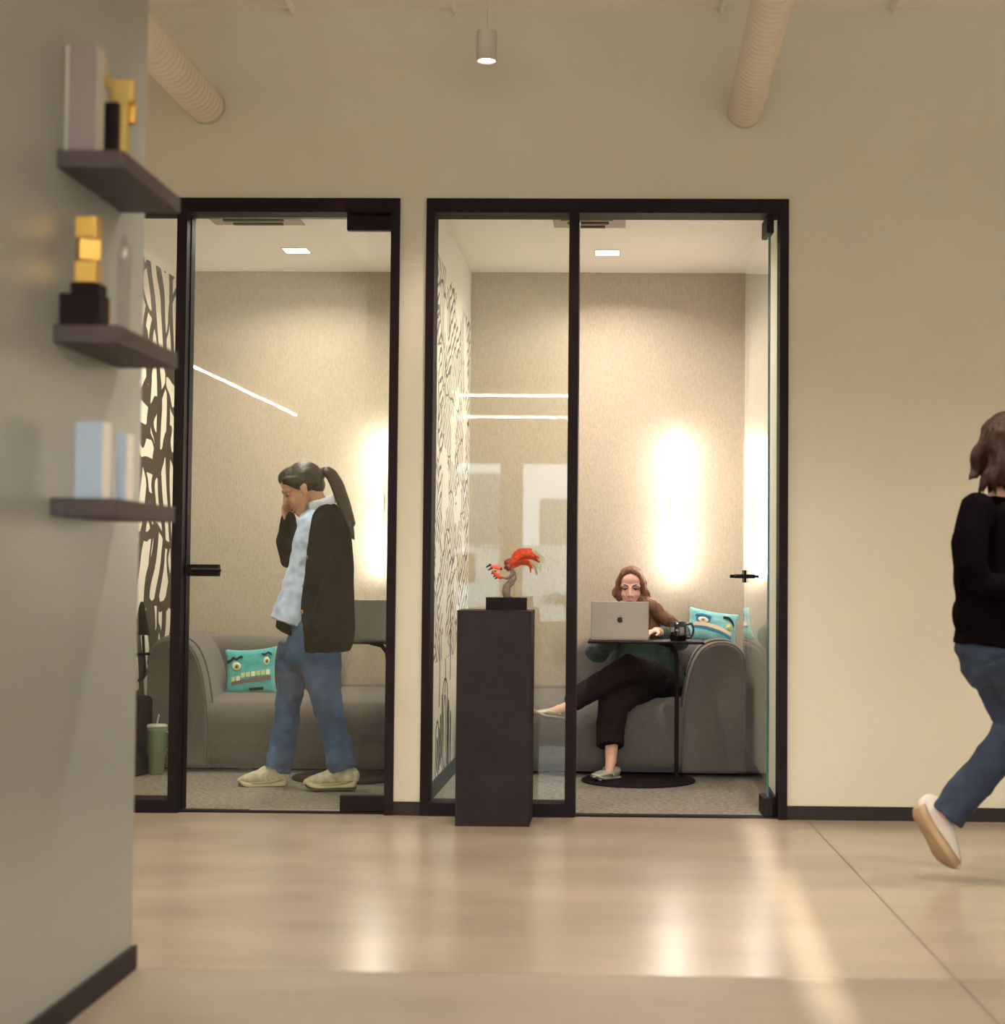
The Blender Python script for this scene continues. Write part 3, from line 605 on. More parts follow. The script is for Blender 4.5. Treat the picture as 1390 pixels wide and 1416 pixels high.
# ------------------------------------------------------------------ sofas
def sofa(x0, sgn, label):
    "x0: outer face of the arm; sgn -1 arm on the right (grows to the left), +1 arm on the left"
    t = thing('corner_sofa', label, 'sofa', (x0+sgn*.74, 8.9, 0), world=True)
    X = lambda d: x0+sgn*d
    yf, yb = 8.58, YB-.02
    # plinth
    a_, b_ = sorted((X(.03), X(1.45))); box('plinth', M['black'], a_, b_, yf+.13, yb, 0.003, .02, t)
    # seat: a deep soft roll
    prof = [(yf+.05, .02), (yf+.012, .07), (yf-.005, .20), (yf+.0, .29), (yf+.035, .345), (yf+.10, .372), (yf+.3, .392), (yb-.05, .40), (yb-.01, .38), (yb, .02)]
    prof = prof[:1]+smoothpath([tuple(map(float, p)) for p in prof[1:]], 4)
    xs = [.30, .312, .34, 1.40, 1.435, 1.450]; ins = [.03, .008, 0, 0, .008, .03]
    bm = bmesh.new(); rings = []
    cy, cz = (yf+yb)/2, .22
    for d, i_ in zip(xs, ins): rings.append([bm.verts.new((X(d), cy+(y-cy)*(1-i_*2), cz+(z-cz)*(1-i_*3))) for y, z in prof])
    for r1, r2 in zip(rings, rings[1:]):
        for k in range(len(prof)): bm.faces.new((r1[k], r1[(k+1) % len(prof)], r2[(k+1) % len(prof)], r2[k]))
    bm.faces.new(rings[0]); bm.faces.new(rings[-1]); done(bm, 'seat', M['sofa'], t, True)
    # backrest roll along the wall
    a_, b_ = sorted((X(.02), X(.90)))
    box('backrest', M['sofa'], a_, b_, yb-.27, yb, .30, .685, t, .085, 6, smooth=True)
    # arm: rounded top profile running front to back
    outline = [(.004, .02), (.0, .30), (.0, .56), (.012, .635), (.05, .68), (.105, .698), (.17, .692), (.225, .66), (.265, .60), (.292, .52), (.312, .42), (.326, .30), (.33, .20), (.33, .02)]
    ol = smoothpath([tuple(map(float, p)) for p in outline], 3)
    bm = bmesh.new(); rings = []; cx_, cz_ = .165, .36
    for y, s2 in ((yf-.0, .80), (yf-.012, .86), (yf-.012, .93), (yf+.008, .98), (yf+.05, 1.0), (yb-.06, 1.0), (yb-.005, .96)):
        rings.append([bm.verts.new((X(cx_+(d-cx_)*s2), y, max(.02, cz_+(z-cz_)*(.5+.5*s2)))) for d, z in ol])
    n_ = len(ol)
    for r1, r2 in zip(rings, rings[1:]):
        for k in range(n_): bm.faces.new((r1[k], r1[(k+1) % n_], r2[(k+1) % n_], r2[k]))
    bm.faces.new(rings[0]); bm.faces.new(rings[-1]); arm_ = done(bm, 'arm', M['sofa'], t, True)
    bm = bmesh.new()
    pp = [(X(cx_+(d-cx_)*.955), yf-.004, cz_+(z-cz_)*.978) for d, z in ol[6:]]
    tube(bm, pp, .0045, 8); pp2 = [(x+sgn*.012, y+.055, z+.004) for x, y, z in [(X(d), yf, z) for d, z in ol[8:]]]
    tube(bm, pp2, .0045, 8); done(bm, 'piping', M['sofap'], arm_, True)
    return t
sofa(-2.50, 1, 'grey fabric sofa behind the standing woman, arm on its left')
sofa(.600, -1, 'grey fabric sofa under the seated woman, arm on its right')
# ------------------------------------------------------------------ side tables
def side_table(cx, cy, sgn, x0, x1, ztop, label):
    t = thing('side_table', label, 'table', (cx, cy, 0), world=True)
    bm = bmesh.new(); lathe(bm, [(.284, .003), (.287, .008), (.284, .013), (.03, .015)], (cx, cy, 0), 48); done(bm, 'base', M['black'], t, True)
    px_ = cx+sgn*.19
    bm = bmesh.new(); tube(bm, [(px_, cy, .012), (px_, cy, ztop-.11), (px_-sgn*.008, cy, ztop-.06), (px_-sgn*.035, cy, ztop-.025), (px_-sgn*.09, cy, ztop-.012)], .011, 14); done(bm, 'post', M['black'], t, True)
    box('tabletop', M['black'], x0, x1, cy-.15, cy+.17, ztop-.013, ztop, t, .005, 3)
    return t
TY = 8.40
tz2 = U(880, 886.5, TY-.12).z
side_table(U(883, 1079, TY).x, TY, 1, U(813, 886, TY-.1).x, U(974, 886, TY-.1).x, tz2, 'black side table with round base holding the laptop and mug')
tz1 = U(510, 887, TY-.12).z
side_table(U(483, 1079, TY).x, TY, 1, U(446, 886, TY-.1).x, U(566, 886, TY-.1).x, tz1, 'black side table with round base behind the standing woman')
def laptop(c, z, rz, label, w_=.30, d_=.21, lean=18, logo=True):
    t = thing('laptop', label, 'laptop', (c[0], c[1], z)); t.rotation_euler.z = rz
    b_ = box('keyboard_base', M['alu'], -w_/2, w_/2, -d_/2, d_/2, 0, .010, t, .003)
    box('keyboard', M['aluk'], -w_*.43, w_*.43, -d_*.32, d_*.12, .010, .0112, b_)
    # screen hinges on the side towards the camera (-y), back of the lid faces the camera
    ML = Matrix.Translation((0, -d_/2+.004, .008)) @ Matrix.Rotation(R(lean), 4, 'X')
    lid = box('lid', M['alu'], -w_/2, w_/2, -.0035, .0035, 0, d_, t, .003, mtx=ML)
    box('screen', M['logo'], -w_*.47, w_*.47, .0036, .0042, .012, d_-.01, lid, mtx=ML)
    if logo:
        bm = bmesh.new(); n = 28; r = .0155; y = -.0042
        pts = []
        for k in range(n):
            a_ = 2*math.pi*k/n; x = math.cos(a_)*r*.92; zz = math.sin(a_)*r
            if abs(math.sin(a_)-1) < .25: zz -= .0022*(1-abs(math.cos(a_))*2)
            if abs(math.sin(a_)+1) < .15: zz += .0015
            pts.append((x, zz))
        bite = (-r*1.18, r*.15); rb = r*.48                     # mirrored when seen from behind
        P2 = []
        for x, zz in pts:
            x = -x
            dx, dz = x+bite[0], zz-bite[1]; q = math.hypot(dx, dz)
            if q < rb: x = -bite[0]+dx/q*rb; zz = bite[1]+dz/q*rb
            P2.append((x, zz))
        for yy_ in (y, ): 
            c0 = bm.verts.new((0, yy_, d_*.5)); vs = [bm.verts.new((x, yy_, d_*.5+zz)) for x, zz in P2]
            for k in range(n): bm.faces.new((c0, vs[k], vs[(k+1) % n]))
        lf = [(.000, .0165), (.001, .0205), (.005, .0235), (.0065, .023), (.005, .0185), (.002, .0165)]
        bm.faces.new([bm.verts.new((x, y, d_*.5+zz)) for x, zz in lf])
        for v in bm.verts: v.co = ML @ v.co
        r_ = bmesh.ops.extrude_face_region(bm, geom=bm.faces[:]); 
        for v in [g for g in r_['geom'] if isinstance(g, bmesh.types.BMVert)]: v.co += (ML.to_3x3() @ Vector((0, .0006, 0)))
        done(bm, 'logo', M['ink'], lid)
    return t
lp = U(858.5, 885, TY-.02)
laptop((lp.x, TY+.03), tz2, R(-3), 'open grey laptop in front of the seated woman', w_=.290, d_=.188, lean=-8)
lp = U(522, 885, TY)
laptop((lp.x, TY+.03), tz1, R(0), 'open dark grey laptop on the table behind the standing woman', w_=.30, d_=.20, lean=-8, logo=False)
# mug
c = U(938, 884, TY-.05); t = thing('mug', 'black mug with grey print beside the laptop', 'mug', (c.x, TY-.05, tz2), world=True)
bm = bmesh.new(); hm = .096; lathe(bm, [(.036, 0), (.042, .006), (.0435, .05), (.042, hm), (.038, hm), (.0385, .012), (.001, .01)], (c.x, TY-.05, tz2), 32); done(bm, 'cup', M['mug'], t, True)
bm = bmesh.new(); tube(bm, smoothpath([(c.x+.040, TY-.05, tz2+.082), (c.x+.066, TY-.05, tz2+.085), (c.x+.076, TY-.05, tz2+.052), (c.x+.064, TY-.05, tz2+.02), (c.x+.041, TY-.05, tz2+.018)], 5), .0055, 10); done(bm, 'handle', M['mug'], t, True)
bm = bmesh.new()
for a0, a1, za, zb_ in ((-150, -118, .046, .068), (-108, -92, .050, .060), (-80, -52, .036, .070), (-82, -50, .030, .033)):
    ring = []
    for k in range(6):
        an = R(a0+(a1-a0)*k/5)
        ring.append([bm.verts.new((c.x+rr*math.cos(an), TY-.05+rr*math.sin(an), tz2+z)) for rr, z in ((.0425, za), (.0442, za), (.0442, zb_), (.0425, zb_))])
    for p_, q_ in zip(ring, ring[1:]):
        for k in range(4): bm.faces.new((p_[k], p_[(k+1) % 4], q_[(k+1) % 4], q_[k]))
    bm.faces.new(ring[0]); bm.faces.new(ring[-1])
done(bm, 'print', M['mugp'], t)
# tumbler on the carpet by the first sofa
c = U(216, 1072, 8.47); cx = c.x; t = thing('tumbler', 'sage green tumbler with straw on the carpet beside the sofa', 'tumbler', (cx, 8.47, .003), world=True)
zt_ = U(216, 1003, 8.47).z
bm = bmesh.new(); lathe(bm, [(.036, 0), (.039, .01), (.040, .085), (.048, .10), (.052, zt_-.03), (.052, zt_-.012)], (cx, 8.47, .003), 28); done(bm, 'cup', M['tumb'], t, True)
bm = bmesh.new(); lathe(bm, [(.053, 0), (.054, .008), (.048, .016), (.02, .018)], (cx, 8.47, zt_-.010), 28); done(bm, 'lid', M['tlid'], t, True)
bm = bmesh.new(); tube(bm, [(cx-.002, 8.47, zt_), (cx+.010, 8.465, zt_+.055)], .0035, 10); done(bm, 'straw', M['straw'], t, True)
bm = bmesh.new(); tube(bm, smoothpath([(cx+.046, 8.46, zt_-.035), (cx+.085, 8.45, zt_-.04), (cx+.088, 8.45, .15), (cx+.040, 8.46, .12)], 5), [(.009, .006)]*16, 8, side=(0, 1, 0)); done(bm, 'handle', M['tumb'], t, True)
# backpack and lamp at the far left, half hidden by the near wall
c = U(190, 1060, 8.50)
t = thing('backpack', 'dark backpack on the carpet at the left edge of the room', 'bag', (c.x, 8.45, .003), world=True)
a, b = U(174, 1000, 8.40).x, U(200, 1000, 8.40).x
box('bag_body', M['knit'], a, b, 8.34, 8.56, .003, U(190, 962, 8.5).z, t, .03, 4, smooth=True)
box('front_pocket', M['knit'], a+.012, b-.012, 8.315, 8.345, .03, .24, t, .015, 3, smooth=True)
c = U(197, 880, 8.0)
t = thing('hooked_lamp', 'black cone shade lamp with hooked arm against the bold mural', 'lamp', (X1L+.02, 8.0, U(197, 905, 8.0).z), world=True)
K = lambda px, py: U(px, py, 8.0)
c0 = K(197, 878); bm = bmesh.new(); lathe(bm, [(.040, 0), (.012, K(197, 836).z-c0.z), (.006, K(197, 832).z-c0.z)], (c0.x-.005, 8.0, c0.z), 24); done(bm, 'lamp_shade', M['black'], t, True)
bm = bmesh.new(); tube(bm, smoothpath([tuple(K(198, 880)), tuple(K(199, 905)), tuple(K(200, 925)), tuple(K(197, 938)), tuple(K(192, 941))], 4), .007, 10); done(bm, 'hooked_arm', M['black'], t, True)
bm = bmesh.new(); a_, b_ = K(191, 905), K(206, 904); tube(bm, [a_, b_], .007, 10); done(bm, 'crossbar', M['black'], t, True)
box('wall_bracket', M['black'], X1L+.004, K(192, 905).x, 7.99, 8.01, a_.z-.008, a_.z+.008, t)
# ------------------------------------------------------------------ monster cushions
def cushion(c, w_, h_, T, MR, m, label, style):
    t = thing('face_cushion', label, 'cushion', c)
    MR = MR.to_4x4()
    def surf(u, v, off=0, side=-1):
        e = max(0, (1-u**4))*max(0, (1-v**4)); th = T*(e**.42)
        x = u*(1-.10*(1-v*v)*abs(u))*w_/2; z = v*(1-.10*(1-u*u)*abs(v))*h_/2
        return MR @ Vector((x, side*(th+off), z))
    bm = bmesh.new(); n = 26
    gr = {}
    for s in (-1, 1):
        for i in range(n+1):
            for j in range(n+1):
                if s == 1 and (i in (0, n) or j in (0, n)): gr[s, i, j] = gr[-1, i, j]; continue
                u, v = -1+2*i/n, -1+2*j/n; q = surf(u, v, 0, s); q += Vector((0, s*.005*noise.noise(Vector((u*3, v*4, s*3+w_))), 0)); gr[s, i, j] = bm.verts.new(q)
    for s in (-1, 1):
        for i in range(n):
            for j in range(n): bm.faces.new((gr[s, i, j], gr[s, i+1, j], gr[s, i+1, j+1], gr[s, i, j+1]))
    done(bm, 'pad', m, t, True)
    def disc(name, mm, u0, v0, ru, rv, o0, parent=t, rot=0, dome=.003):
        bm = bmesh.new(); n = 20; rings = []
        for k, (f, o) in enumerate(((1, -.001), (1, o0), (.7, o0+dome), (.05, o0+dome*1.3))):
            rings.append([bm.verts.new(surf(u0+f*(ru*math.cos(a)*math.cos(rot)-rv*math.sin(a)*math.sin(rot)*h_/w_), v0+f*(rv*math.sin(a)*math.cos(rot)+ru*math.cos(a)*math.sin(rot)*w_/h_), o)) for a in [2*math.pi*q/n for q in range(n)]])
        for a, b in zip(rings, rings[1:]):
            for q in range(n): bm.faces.new((a[q], a[(q+1) % n], b[(q+1) % n], b[q]))
        bm.faces.new(rings[0]); bm.faces.new(rings[-1]); return done(bm, name, mm, parent, True)
    def strip(name, mm, pts, hv, off, parent=t):
        bm = bmesh.new(); pts = smoothpath(pts, 5); A = [[bm.verts.new(surf(u, v+s*hv, o)) for u, v in pts] for s, o in ((-1, -.001), (-1, off), (1, off), (1, -.001))]
        for r1, r2 in zip(A, A[1:]+A[:1]):
            for k in range(len(pts)-1): bm.faces.new((r1[k], r1[k+1], r2[k+1], r2[k]))
        bm.faces.new([r_[0] for r_ in A]); bm.faces.new([r_[-1] for r_ in A]); return done(bm, name, mm, parent)
    if style == 1:
        for u0, v0, ru in ((-.50, .20, .185), (.70, .36, .125)):
            e = disc('eye', M['cream'], u0, v0, ru, .18, .003); disc('iris', M['olive'], u0+.03, v0-.02, ru*.5, .09, .007, e, dome=.002); disc('pupil', M['ink'], u0+.03, v0-.02, ru*.2, .035, .010, e, dome=.001)
        strip('eyebrow', M['ink'], [(-.93, .42), (-.75, .45), (-.62, .56), (-.48, .50), (-.34, .60), (-.24, .58)], .055, .005)
        strip('eyebrow', M['ink'], [(.50, .68), (.62, .64), (.74, .72), (.90, .62)], .05, .005)
        strip('lip', M['plum'], [(-.70, -.52), (-.3, -.47), (.2, -.42), (.88, -.34)], .085, .004)
        for k in range(8):
            u0 = -.62+k*.198; v0 = -.34+.10*(k > 1)+k*.018
            strip('tooth', M['lime'] if k % 3 != 1 else M['cream'], [(u0-.075, v0), (u0+.075, v0+.01)], .10, .006)
        strip('chin_patch', M['ink'], [(0, -.84), (.35, -.82), (.55, -.80)], .06, .003)
    else:
        e = disc('eye', M['blue'], -.42, .30, .30, .26, .002); disc('eye_white', M['cream'], -.42, .26, .22, .18, .005, e); disc('iris', M['tan'], -.42, .26, .075, .08, .009, e)
        e = disc('eye', M['lime'], .66, .06, .16, .22, .003, rot=-.4); disc('iris', M['cream'], .64, .06, .07, .09, .007, e)
        strip('eyebrow', M['blue'], [(-.76, .47), (-.45, .58), (-.12, .50)], .07, .006)
        strip('eyebrow', M['ink'], [(.36, .62), (.58, .60), (.78, .38), (.88, .16)], .09, .006)
        strip('lip', M['blue'], [(-.80, -.22), (-.3, -.22), (.3, -.36), (.80, -.60)], .06, .004)
        strip('teeth', M['pinkw'], [(-.80, -.05), (-.3, .0), (.3, -.12), (.78, -.36)], .11, .007)
    return t
c = U(347, 929, 8.93)
cushion(c, .285, .265, .045, Matrix.Rotation(R(-4), 3, 'Y') @ Matrix.Rotation(R(-14), 3, 'X'), M['teal'], 'turquoise face cushion with yellow teeth leaning on the left sofa', 1)
c = U(985, 867, 9.14)
cushion(c, .285, .185, .045, Matrix.Rotation(R(9), 3, 'Y') @ Matrix.Rotation(R(-12), 3, 'X'), M['teal2'], 'paler turquoise face cushion propped on the right sofa back', 2)
# plain cushion behind the standing woman
# ------------------------------------------------------------------ people
def basis(f, up=(0, 0, 1)):
    "columns: x = the person's right, y = forward, z = up"
    f = Vector(f).normalized(); x = f.cross(Vector(up)).normalized(); z = x.cross(f).normalized()
    return Matrix((x, f, z)).transposed()
def head(bm, c, B, k=1.0):
    c = Vector(c); W = lambda x, y, z: c+B @ Vector((x*k, y*k, z*k)); r = lambda *a: tuple(q*k for q in a)
    ell(bm, W(0, -.012, .035), r(.073, .094, .083), B, 4); ell(bm, W(0, .028, -.03), r(.058, .060, .085), B)
    ell(bm, W(0, .055, -.100), r(.026, .024, .019), B); ell(bm, W(0, .052, .045), r(.058, .036, .045), B)
    for s in (-1, 1):
        tube(bm, [W(s*.052, -.005, -.05), W(s*.040, .03, -.085), W(s*.018, .056, -.103)], [.018*k, .018*k, .017*k], 12)
        ell(bm, W(s*.034, .060, -.032), r(.022, .020, .020), B)
        ell(bm, W(s*.076, -.010, -.012), r(.008, .017, .030), B); ell(bm, W(s*.080, -.020, .002), r(.006, .012, .020), B)
        tube(bm, [W(s*.012, .086, .018), W(s*.034, .080, .022), W(s*.052, .062, .016)], .0085*k, 10)
        ell(bm, W(s*.011, .093, -.037), r(.008, .009, .007), B)
    tube(bm, [W(0, .082, .016), W(0, .095, -.012), W(0, .106, -.034)], [.008*k, .009*k, .010*k], 12)
    tube(bm, [W(-.020, .076, -.066), W(0, .086, -.063), W(.020, .076, -.066)], [.005*k, .008*k, .005*k], 10)
    tube(bm, [W(-.016, .075, -.075), W(0, .084, -.075), W(.016, .075, -.075)], [.005*k, .008*k, .005*k], 10)
def face_parts(c, B, par, k=1.0, closed=True):
    c = Vector(c); W = lambda x, y, z: c+B @ Vector((x*k, y*k, z*k))
    for s in (-1, 1):
        bm = bmesh.new(); ell(bm, W(s*.031, .069, .000), (.0125*k, .0125*k, .009*k), B, 3); e = done(bm, 'eyelid' if closed else 'eye', M['skin'] if closed else M['eye'], par, True)
        if not closed:
          bm = bmesh.new(); ell(bm, W(s*.031, .0795, -.003), (.0052*k, .003*k, .0052*k), B, 2); done(bm, 'iris', M['iris'], e, True)
        bm = bmesh.new(); dz = -.0065 if closed else 0; tube(bm, [W(s*.017, .0795, .001+dz*.6), W(s*.031, .083, .0035+dz*1.3), W(s*.046, .073, .000+dz*.5)], [(.0035*k, .0018*k)]*3, 8, side=B @ Vector((0, 0, 1))); done(bm, 'eyelashes', M['brow'], e, True)
        bm = bmesh.new(); tube(bm, [W(s*.014, .0925, .019), W(s*.032, .0885, .026), W(s*.052, .069, .020)], [(.0038*k, .002*k), (.0035*k, .002*k), (.002*k, .0015*k)], 8, side=B @ Vector((0, 0, 1))); done(bm, 'eyebrow', M['brow'], par, True)
    bm = bmesh.new(); tube(bm, [W(-.020, .081, -.068), W(0, .092, -.065), W(.020, .081, -.068)], [.003*k, .0055*k, .003*k], 8); tube(bm, [W(-.016, .079, -.075), W(0, .090, -.076), W(.016, .079, -.075)], [.003*k, .0055*k, .003*k], 8)
    done(bm, 'lips', M['lip'], par, True)
def hand(bm, wrist, d, nrm, side, curl=.5, k=1.0, spread=.16):
    "d: towards the fingertips, nrm: out of the back of the hand, side: +1/-1 the side the thumb leaves on"
    d = Vector(d).normalized(); nrm = Vector(nrm); nrm = (nrm-d*nrm.dot(d)).normalized(); s = d.cross(nrm)*side; w0 = Vector(wrist)
    tube(bm, [w0, w0+d*.03*k, w0+d*.075*k], [(.024*k, .016*k), (.035*k, .014*k), (.038*k, .012*k)], 16, side=s)
    for i, L in enumerate((.070, .078, .072, .056)):
        off = (.028-.0187*i)*k; b = w0+d*(.078-.004*abs(i-1))*k+s*off
        fd = (d+s*(.10-.07*i)*spread*4).normalized(); p = b; pts = [b-fd*.02*k, b]; a = curl*.55
        for j, fr in enumerate((.45, .32, .23)):
            q = Matrix.Rotation(-a, 3, fd.cross(nrm)) @ fd
            if q.dot(nrm) > 0: q = Matrix.Rotation(a, 3, fd.cross(nrm)) @ fd
            p = p+q*L*fr*k; pts.append(p); a += curl*.75
        tube(bm, pts, [.0095*k, .0092*k, .0086*k, .0080*k, .0072*k], 10)
    t0 = w0+d*.018*k+s*.022*k; t1 = w0+d*.045*k+s*.048*k-nrm*.010*k; t2 = t1+(d*.8+s*.35-nrm*.25*curl*2).normalized()*.030*k; t3 = t2+(d-nrm*.4*curl*2).normalized()*.024*k
    tube(bm, [t0, t1, t2, t3], [.014*k, .0115*k, .0098*k, .008*k], 10)
def shoe(name, heel, toe, up, L, m, ms, par, w_=.047, hgt=.085, low=False, fringe=None):
    heel, toe = Vector(heel), Vector(toe); f = (toe-heel).normalized(); B = basis(f, up); W = lambda x, y, z: heel+B @ Vector((x, y*L, z))
    bm = bmesh.new()
    if low:
        prof = [(.02, .020, .028, .026), (.12, .030, .030, .026), (.35, .032, .022, .018), (.6, .040, .022, .018), (.8, .037, .018, .014), (.95, .020, .013, .009), (1.0, .008, .010, .006)]
    else:
        prof = [(.02, .024, .054, .038), (.10, .034, .056, .050), (.28, .037, .062, .054), (.45, .040, .054, .046), (.62, .045, .046, .034), (.80, .045, .039, .027), (.93, .034, .034, .021), (1.0, .018, .030, .014)]
    tube(bm, [W(0, y, z+.006) for y, hw, z, hz in prof], [(hw, hz) for y, hw, z, hz in prof], 18, side=B @ Vector((1, 0, 0)))
    if not low:
        tube(bm, [W(0, .20, .05), W(0, .17, .105)], [(.034, .044), (.032, .038)], 16, side=B @ Vector((1, 0, 0)), round_ends=False)
        tube(bm, [W(0, .33, .085), W(0, .27, .118)], [(.022, .008), (.020, .006)], 12, side=B @ Vector((1, 0, 0)))
    o = blob(bm, name, m, par, .005, 3, crumple=.0012 if not low else 0, cscale=60)
    bm = bmesh.new(); n = 14; rings = []
    out = [(0, .022), (.04, .031), (.15, .036), (.35, .034), (.5, .038), (.65, .046), (.8, .046), (.92, .036), (.99, .02), (1.02, .008)]
    if low: out = [(y, w2*.85) for y, w2 in out]
    th = .012 if low else .030
    for y, w2 in smoothpath(out, 3):
        lift = .022*max(0, (y-.72)/.3)**2 + (.012*max(0, (.12-y)/.12) if not low else 0)
        c = .0
        rings.append([bm.verts.new(W(x, y, z)) for x, z in ((-w2, lift+.003), (-w2*1.02, lift+th*.8), (-w2*.9, lift+th), (w2*.9, lift+th), (w2*1.02, lift+th*.8), (w2, lift+.003), (w2*.8, lift), (-w2*.8, lift))])
    for a, b in zip(rings, rings[1:]):
        for q in range(8): bm.faces.new((a[q], a[(q+1) % 8], b[(q+1) % 8], b[q]))
    bm.faces.new(rings[0]); bm.faces.new(rings[-1]); sl = done(bm, 'sole', ms, o, True)
    if fringe:
        bm = bmesh.new()
        tube(bm, [W(.036, .05, .045), W(.041, .30, .030), W(.047, .65, .028), W(.03, .93, .034)], [(.005, .002)]*4, 8, side=B @ Vector((0, 0, 1)))
        tube(bm, [W(-.036, .05, .045), W(-.041, .30, .030), W(-.047, .65, .028), W(-.03, .93, .034)], [(.005, .002)]*4, 8, side=B @ Vector((0, 0, 1)))
        for s in (-1, 1): tube(bm, [W(s*.040, .30, .035), W(s*.034, .42, .075)], [(.006, .002)]*2, 8, side=B @ Vector((0, 1, 0)))
        done(bm, 'side_stripe', M['stripe'], o, True)
        bm = bmesh.new()
        for k in range(4): tube(bm, [W(-.020, .36+.07*k, .088-.010*k), W(0, .37+.07*k, .094-.011*k), W(.020, .36+.07*k, .088-.010*k)], .003, 6)
        done(bm, 'laces', M['collar'], o, True)
        bm = bmesh.new(); bmx = [(y, .024) for y in (0,)]
        rr = []
        for y, w2 in smoothpath(out, 2):
            lift = .022*max(0, (y-.72)/.3)**2
            rr.append([bm.verts.new(W(x, y, z)) for x, z in ((-w2*1.03, lift-.002), (-w2*1.05, lift+.012), (w2*1.05, lift+.012), (w2*1.03, lift-.002))])
        for a, b in zip(rr, rr[1:]):
            for q in range(4): bm.faces.new((a[q], a[(q+1) % 4], b[(q+1) % 4], b[q]))
        bm.faces.new(rr[0]); bm.faces.new(rr[-1]); done(bm, 'outsole', M['soleb'], o, True)
    return o
# ================================================================== standing woman, in the left room
D1 = 7.97; K1 = 1/(FPX/D1)
def P1(px, py, dy=0.0): return tuple(U(px, py, D1+dy))
pr = thing('person', 'woman in black cardigan and blue jeans standing with a hand at her face', 'person', (P1(430, 1090)[0], D1, .003), world=True)
HC = Vector(P1(418, 676)); HB = basis((-math.cos(R(25)), -.10, -math.sin(R(25))))
bm = bmesh.new(); head(bm, HC, HB, 1.0)
W = lambda x, y, z: HC+HB @ Vector((x, y, z))
tube(bm, [W(0, -.03, -.03), P1(438, 693), P1(450, 716)], [(.052, .050), (.048, .048), (.055, .055)], 18)
tube(bm, [P1(450, 712), P1(449, 735), P1(446, 780), P1(446, 820), P1(440, 860), P1(432, 895)], [(.09, .04), (.145, .065), (.125, .075), (.10, .07), (.125, .085), (.11, .08)], 24, side=(0, 1, 0))
# arms: far one raised to the face, near one down
tube(bm, [P1(448, 724, .15), P1(422, 756, .20), P1(398, 776, .16), P1(399, 748, .09), P1(401, 724, .01)], [.036, .030, .028, .026, .022], 14)
hand(bm, P1(400, 724, .005), (-.26, -.08, .95), (-.85, .45, -.15), -1, .55, .86)
tube(bm, [P1(452, 724, -.15), P1(460, 770, -.18), P1(462, 806, -.19), P1(452, 840, -.20), P1(440, 868, -.18)], [.045, .038, .034, .030, .024], 14)
hand(bm, P1(442, 864, -.18), (-.35, .25, -.9), (-.3, -1, 0), 1, .5, .9)
for dx, dy, kx, ax, yy in ((0, .075, 0, 0, 0),):
    tube(bm, [P1(418, 880, .08), P1(402, 968, .08), P1(392, 1020, .08), P1(384, 1068, .08)], [.058, .042, .04, .032], 16)
    tube(bm, [P1(440, 885, -.08), P1(452, 970, -.08), P1(464, 1020, -.08), P1(474, 1068, -.08)], [.06, .042, .04, .032], 16)
    tube(bm, [P1(386, 1070, .08), P1(360, 1082, .08)], [.030, .022], 12); tube(bm, [P1(474, 1070, -.08), P1(446, 1084, -.08)], [.030, .022], 12)
blob(bm, 'body', M['skin'], pr, .0042, 3)
face_parts(HC, HB, pr)
# hair drawn back to a tie, long ponytail
bm = bmesh.new()
ell(bm, W(0, -.024, .040), (.080, .096, .086), HB, 4); ell(bm, W(0, .022, .078), (.062, .068, .046), HB, 3); ell(bm, W(0, -.065, .0), (.062, .050, .058), HB, 3)
for s in (-1, 1):
    tube(bm, [W(s*.050, .062, .068), W(s*.070, .025, .045), W(s*.076, -.022, .028), W(s*.060, -.078, .012), W(s*.02, -.108, .02)], [(.018, .008), (.026, .010), (.028, .010), (.028, .012), (.02, .02)], 14, side=HB @ Vector((0, 0, 1)))
o = blob(bm, 'hair', M['hair1'], pr, .0045, 3, crumple=.002, cscale=40, stretch=(.4, 1, 1))
TI = Vector(P1(442, 655))
bm = bmesh.new()
pts = smoothpath([tuple(TI), P1(453, 652), P1(463, 664), P1(471, 684), P1(478, 705), P1(484, 726), P1(487, 742)], 4)
rad = [(.014+.022*math.sin(math.pi*min(1, .12+i/len(pts)*.75)))*(1 if i < len(pts)-4 else .55) for i in range(len(pts))]
tube(bm, pts, [(r_, r_*.8) for r_ in rad], 16)
random.seed(3)
for k in range(7):
    o_ = Vector((random.uniform(-.010, .012), random.uniform(-.02, .02), 0)); e = Vector((random.uniform(-.012, .015), 0, random.uniform(-.035, .0)))
    tube(bm, [Vector(q)+o_*min(1, i/6)+e*(i/len(pts)) for i, q in enumerate(pts)][3:], [.009]*(len(pts)-7)+[.007, .005, .003, .002], 8)
blob(bm, 'ponytail', M['hair1'], pr, .005, 2, crumple=.002, cscale=60, stretch=(1, 1, .2))
bm = bmesh.new(); tube(bm, [TI+Vector((-.004, 0, 0)), TI+Vector((.010, 0, .002))], .017, 14); done(bm, 'hair_tie', M['ink'], pr, True)
# shirt
bm = bmesh.new()
tube(bm, [P1(443, 706), P1(438, 722), P1(432, 750), P1(427, 790), P1(418, 830), P1(408, 862)], [(.07, .060), (.13, .082), (.15, .092), (.14, .098), (.15, .112), (.16, .118)], 28, side=(0, 1, 0), round_ends=False)
blob(bm, 'shirt', M['shirt'], pr, .006, 3, crumple=.010, cscale=15, stretch=(1, 1, .8))
bm = bmesh.new()
tube(bm, [P1(424, 703, .0), P1(430, 700, -.055), P1(446, 696, -.066), P1(461, 690, -.03), P1(464, 689, .02), P1(452, 694, .06), P1(432, 702, .05)], [(.024, .006)]*7, 10, side=(-.25, 0, 1))
tube(bm, [P1(425, 708, -.035), P1(419, 716, -.050), P1(417, 726, -.052)], [(.028, .006), (.022, .006), (.008, .005)], 10, side=(1, 0, .3))
blob(bm, 'collar', M['collar'], pr, .004, 2)
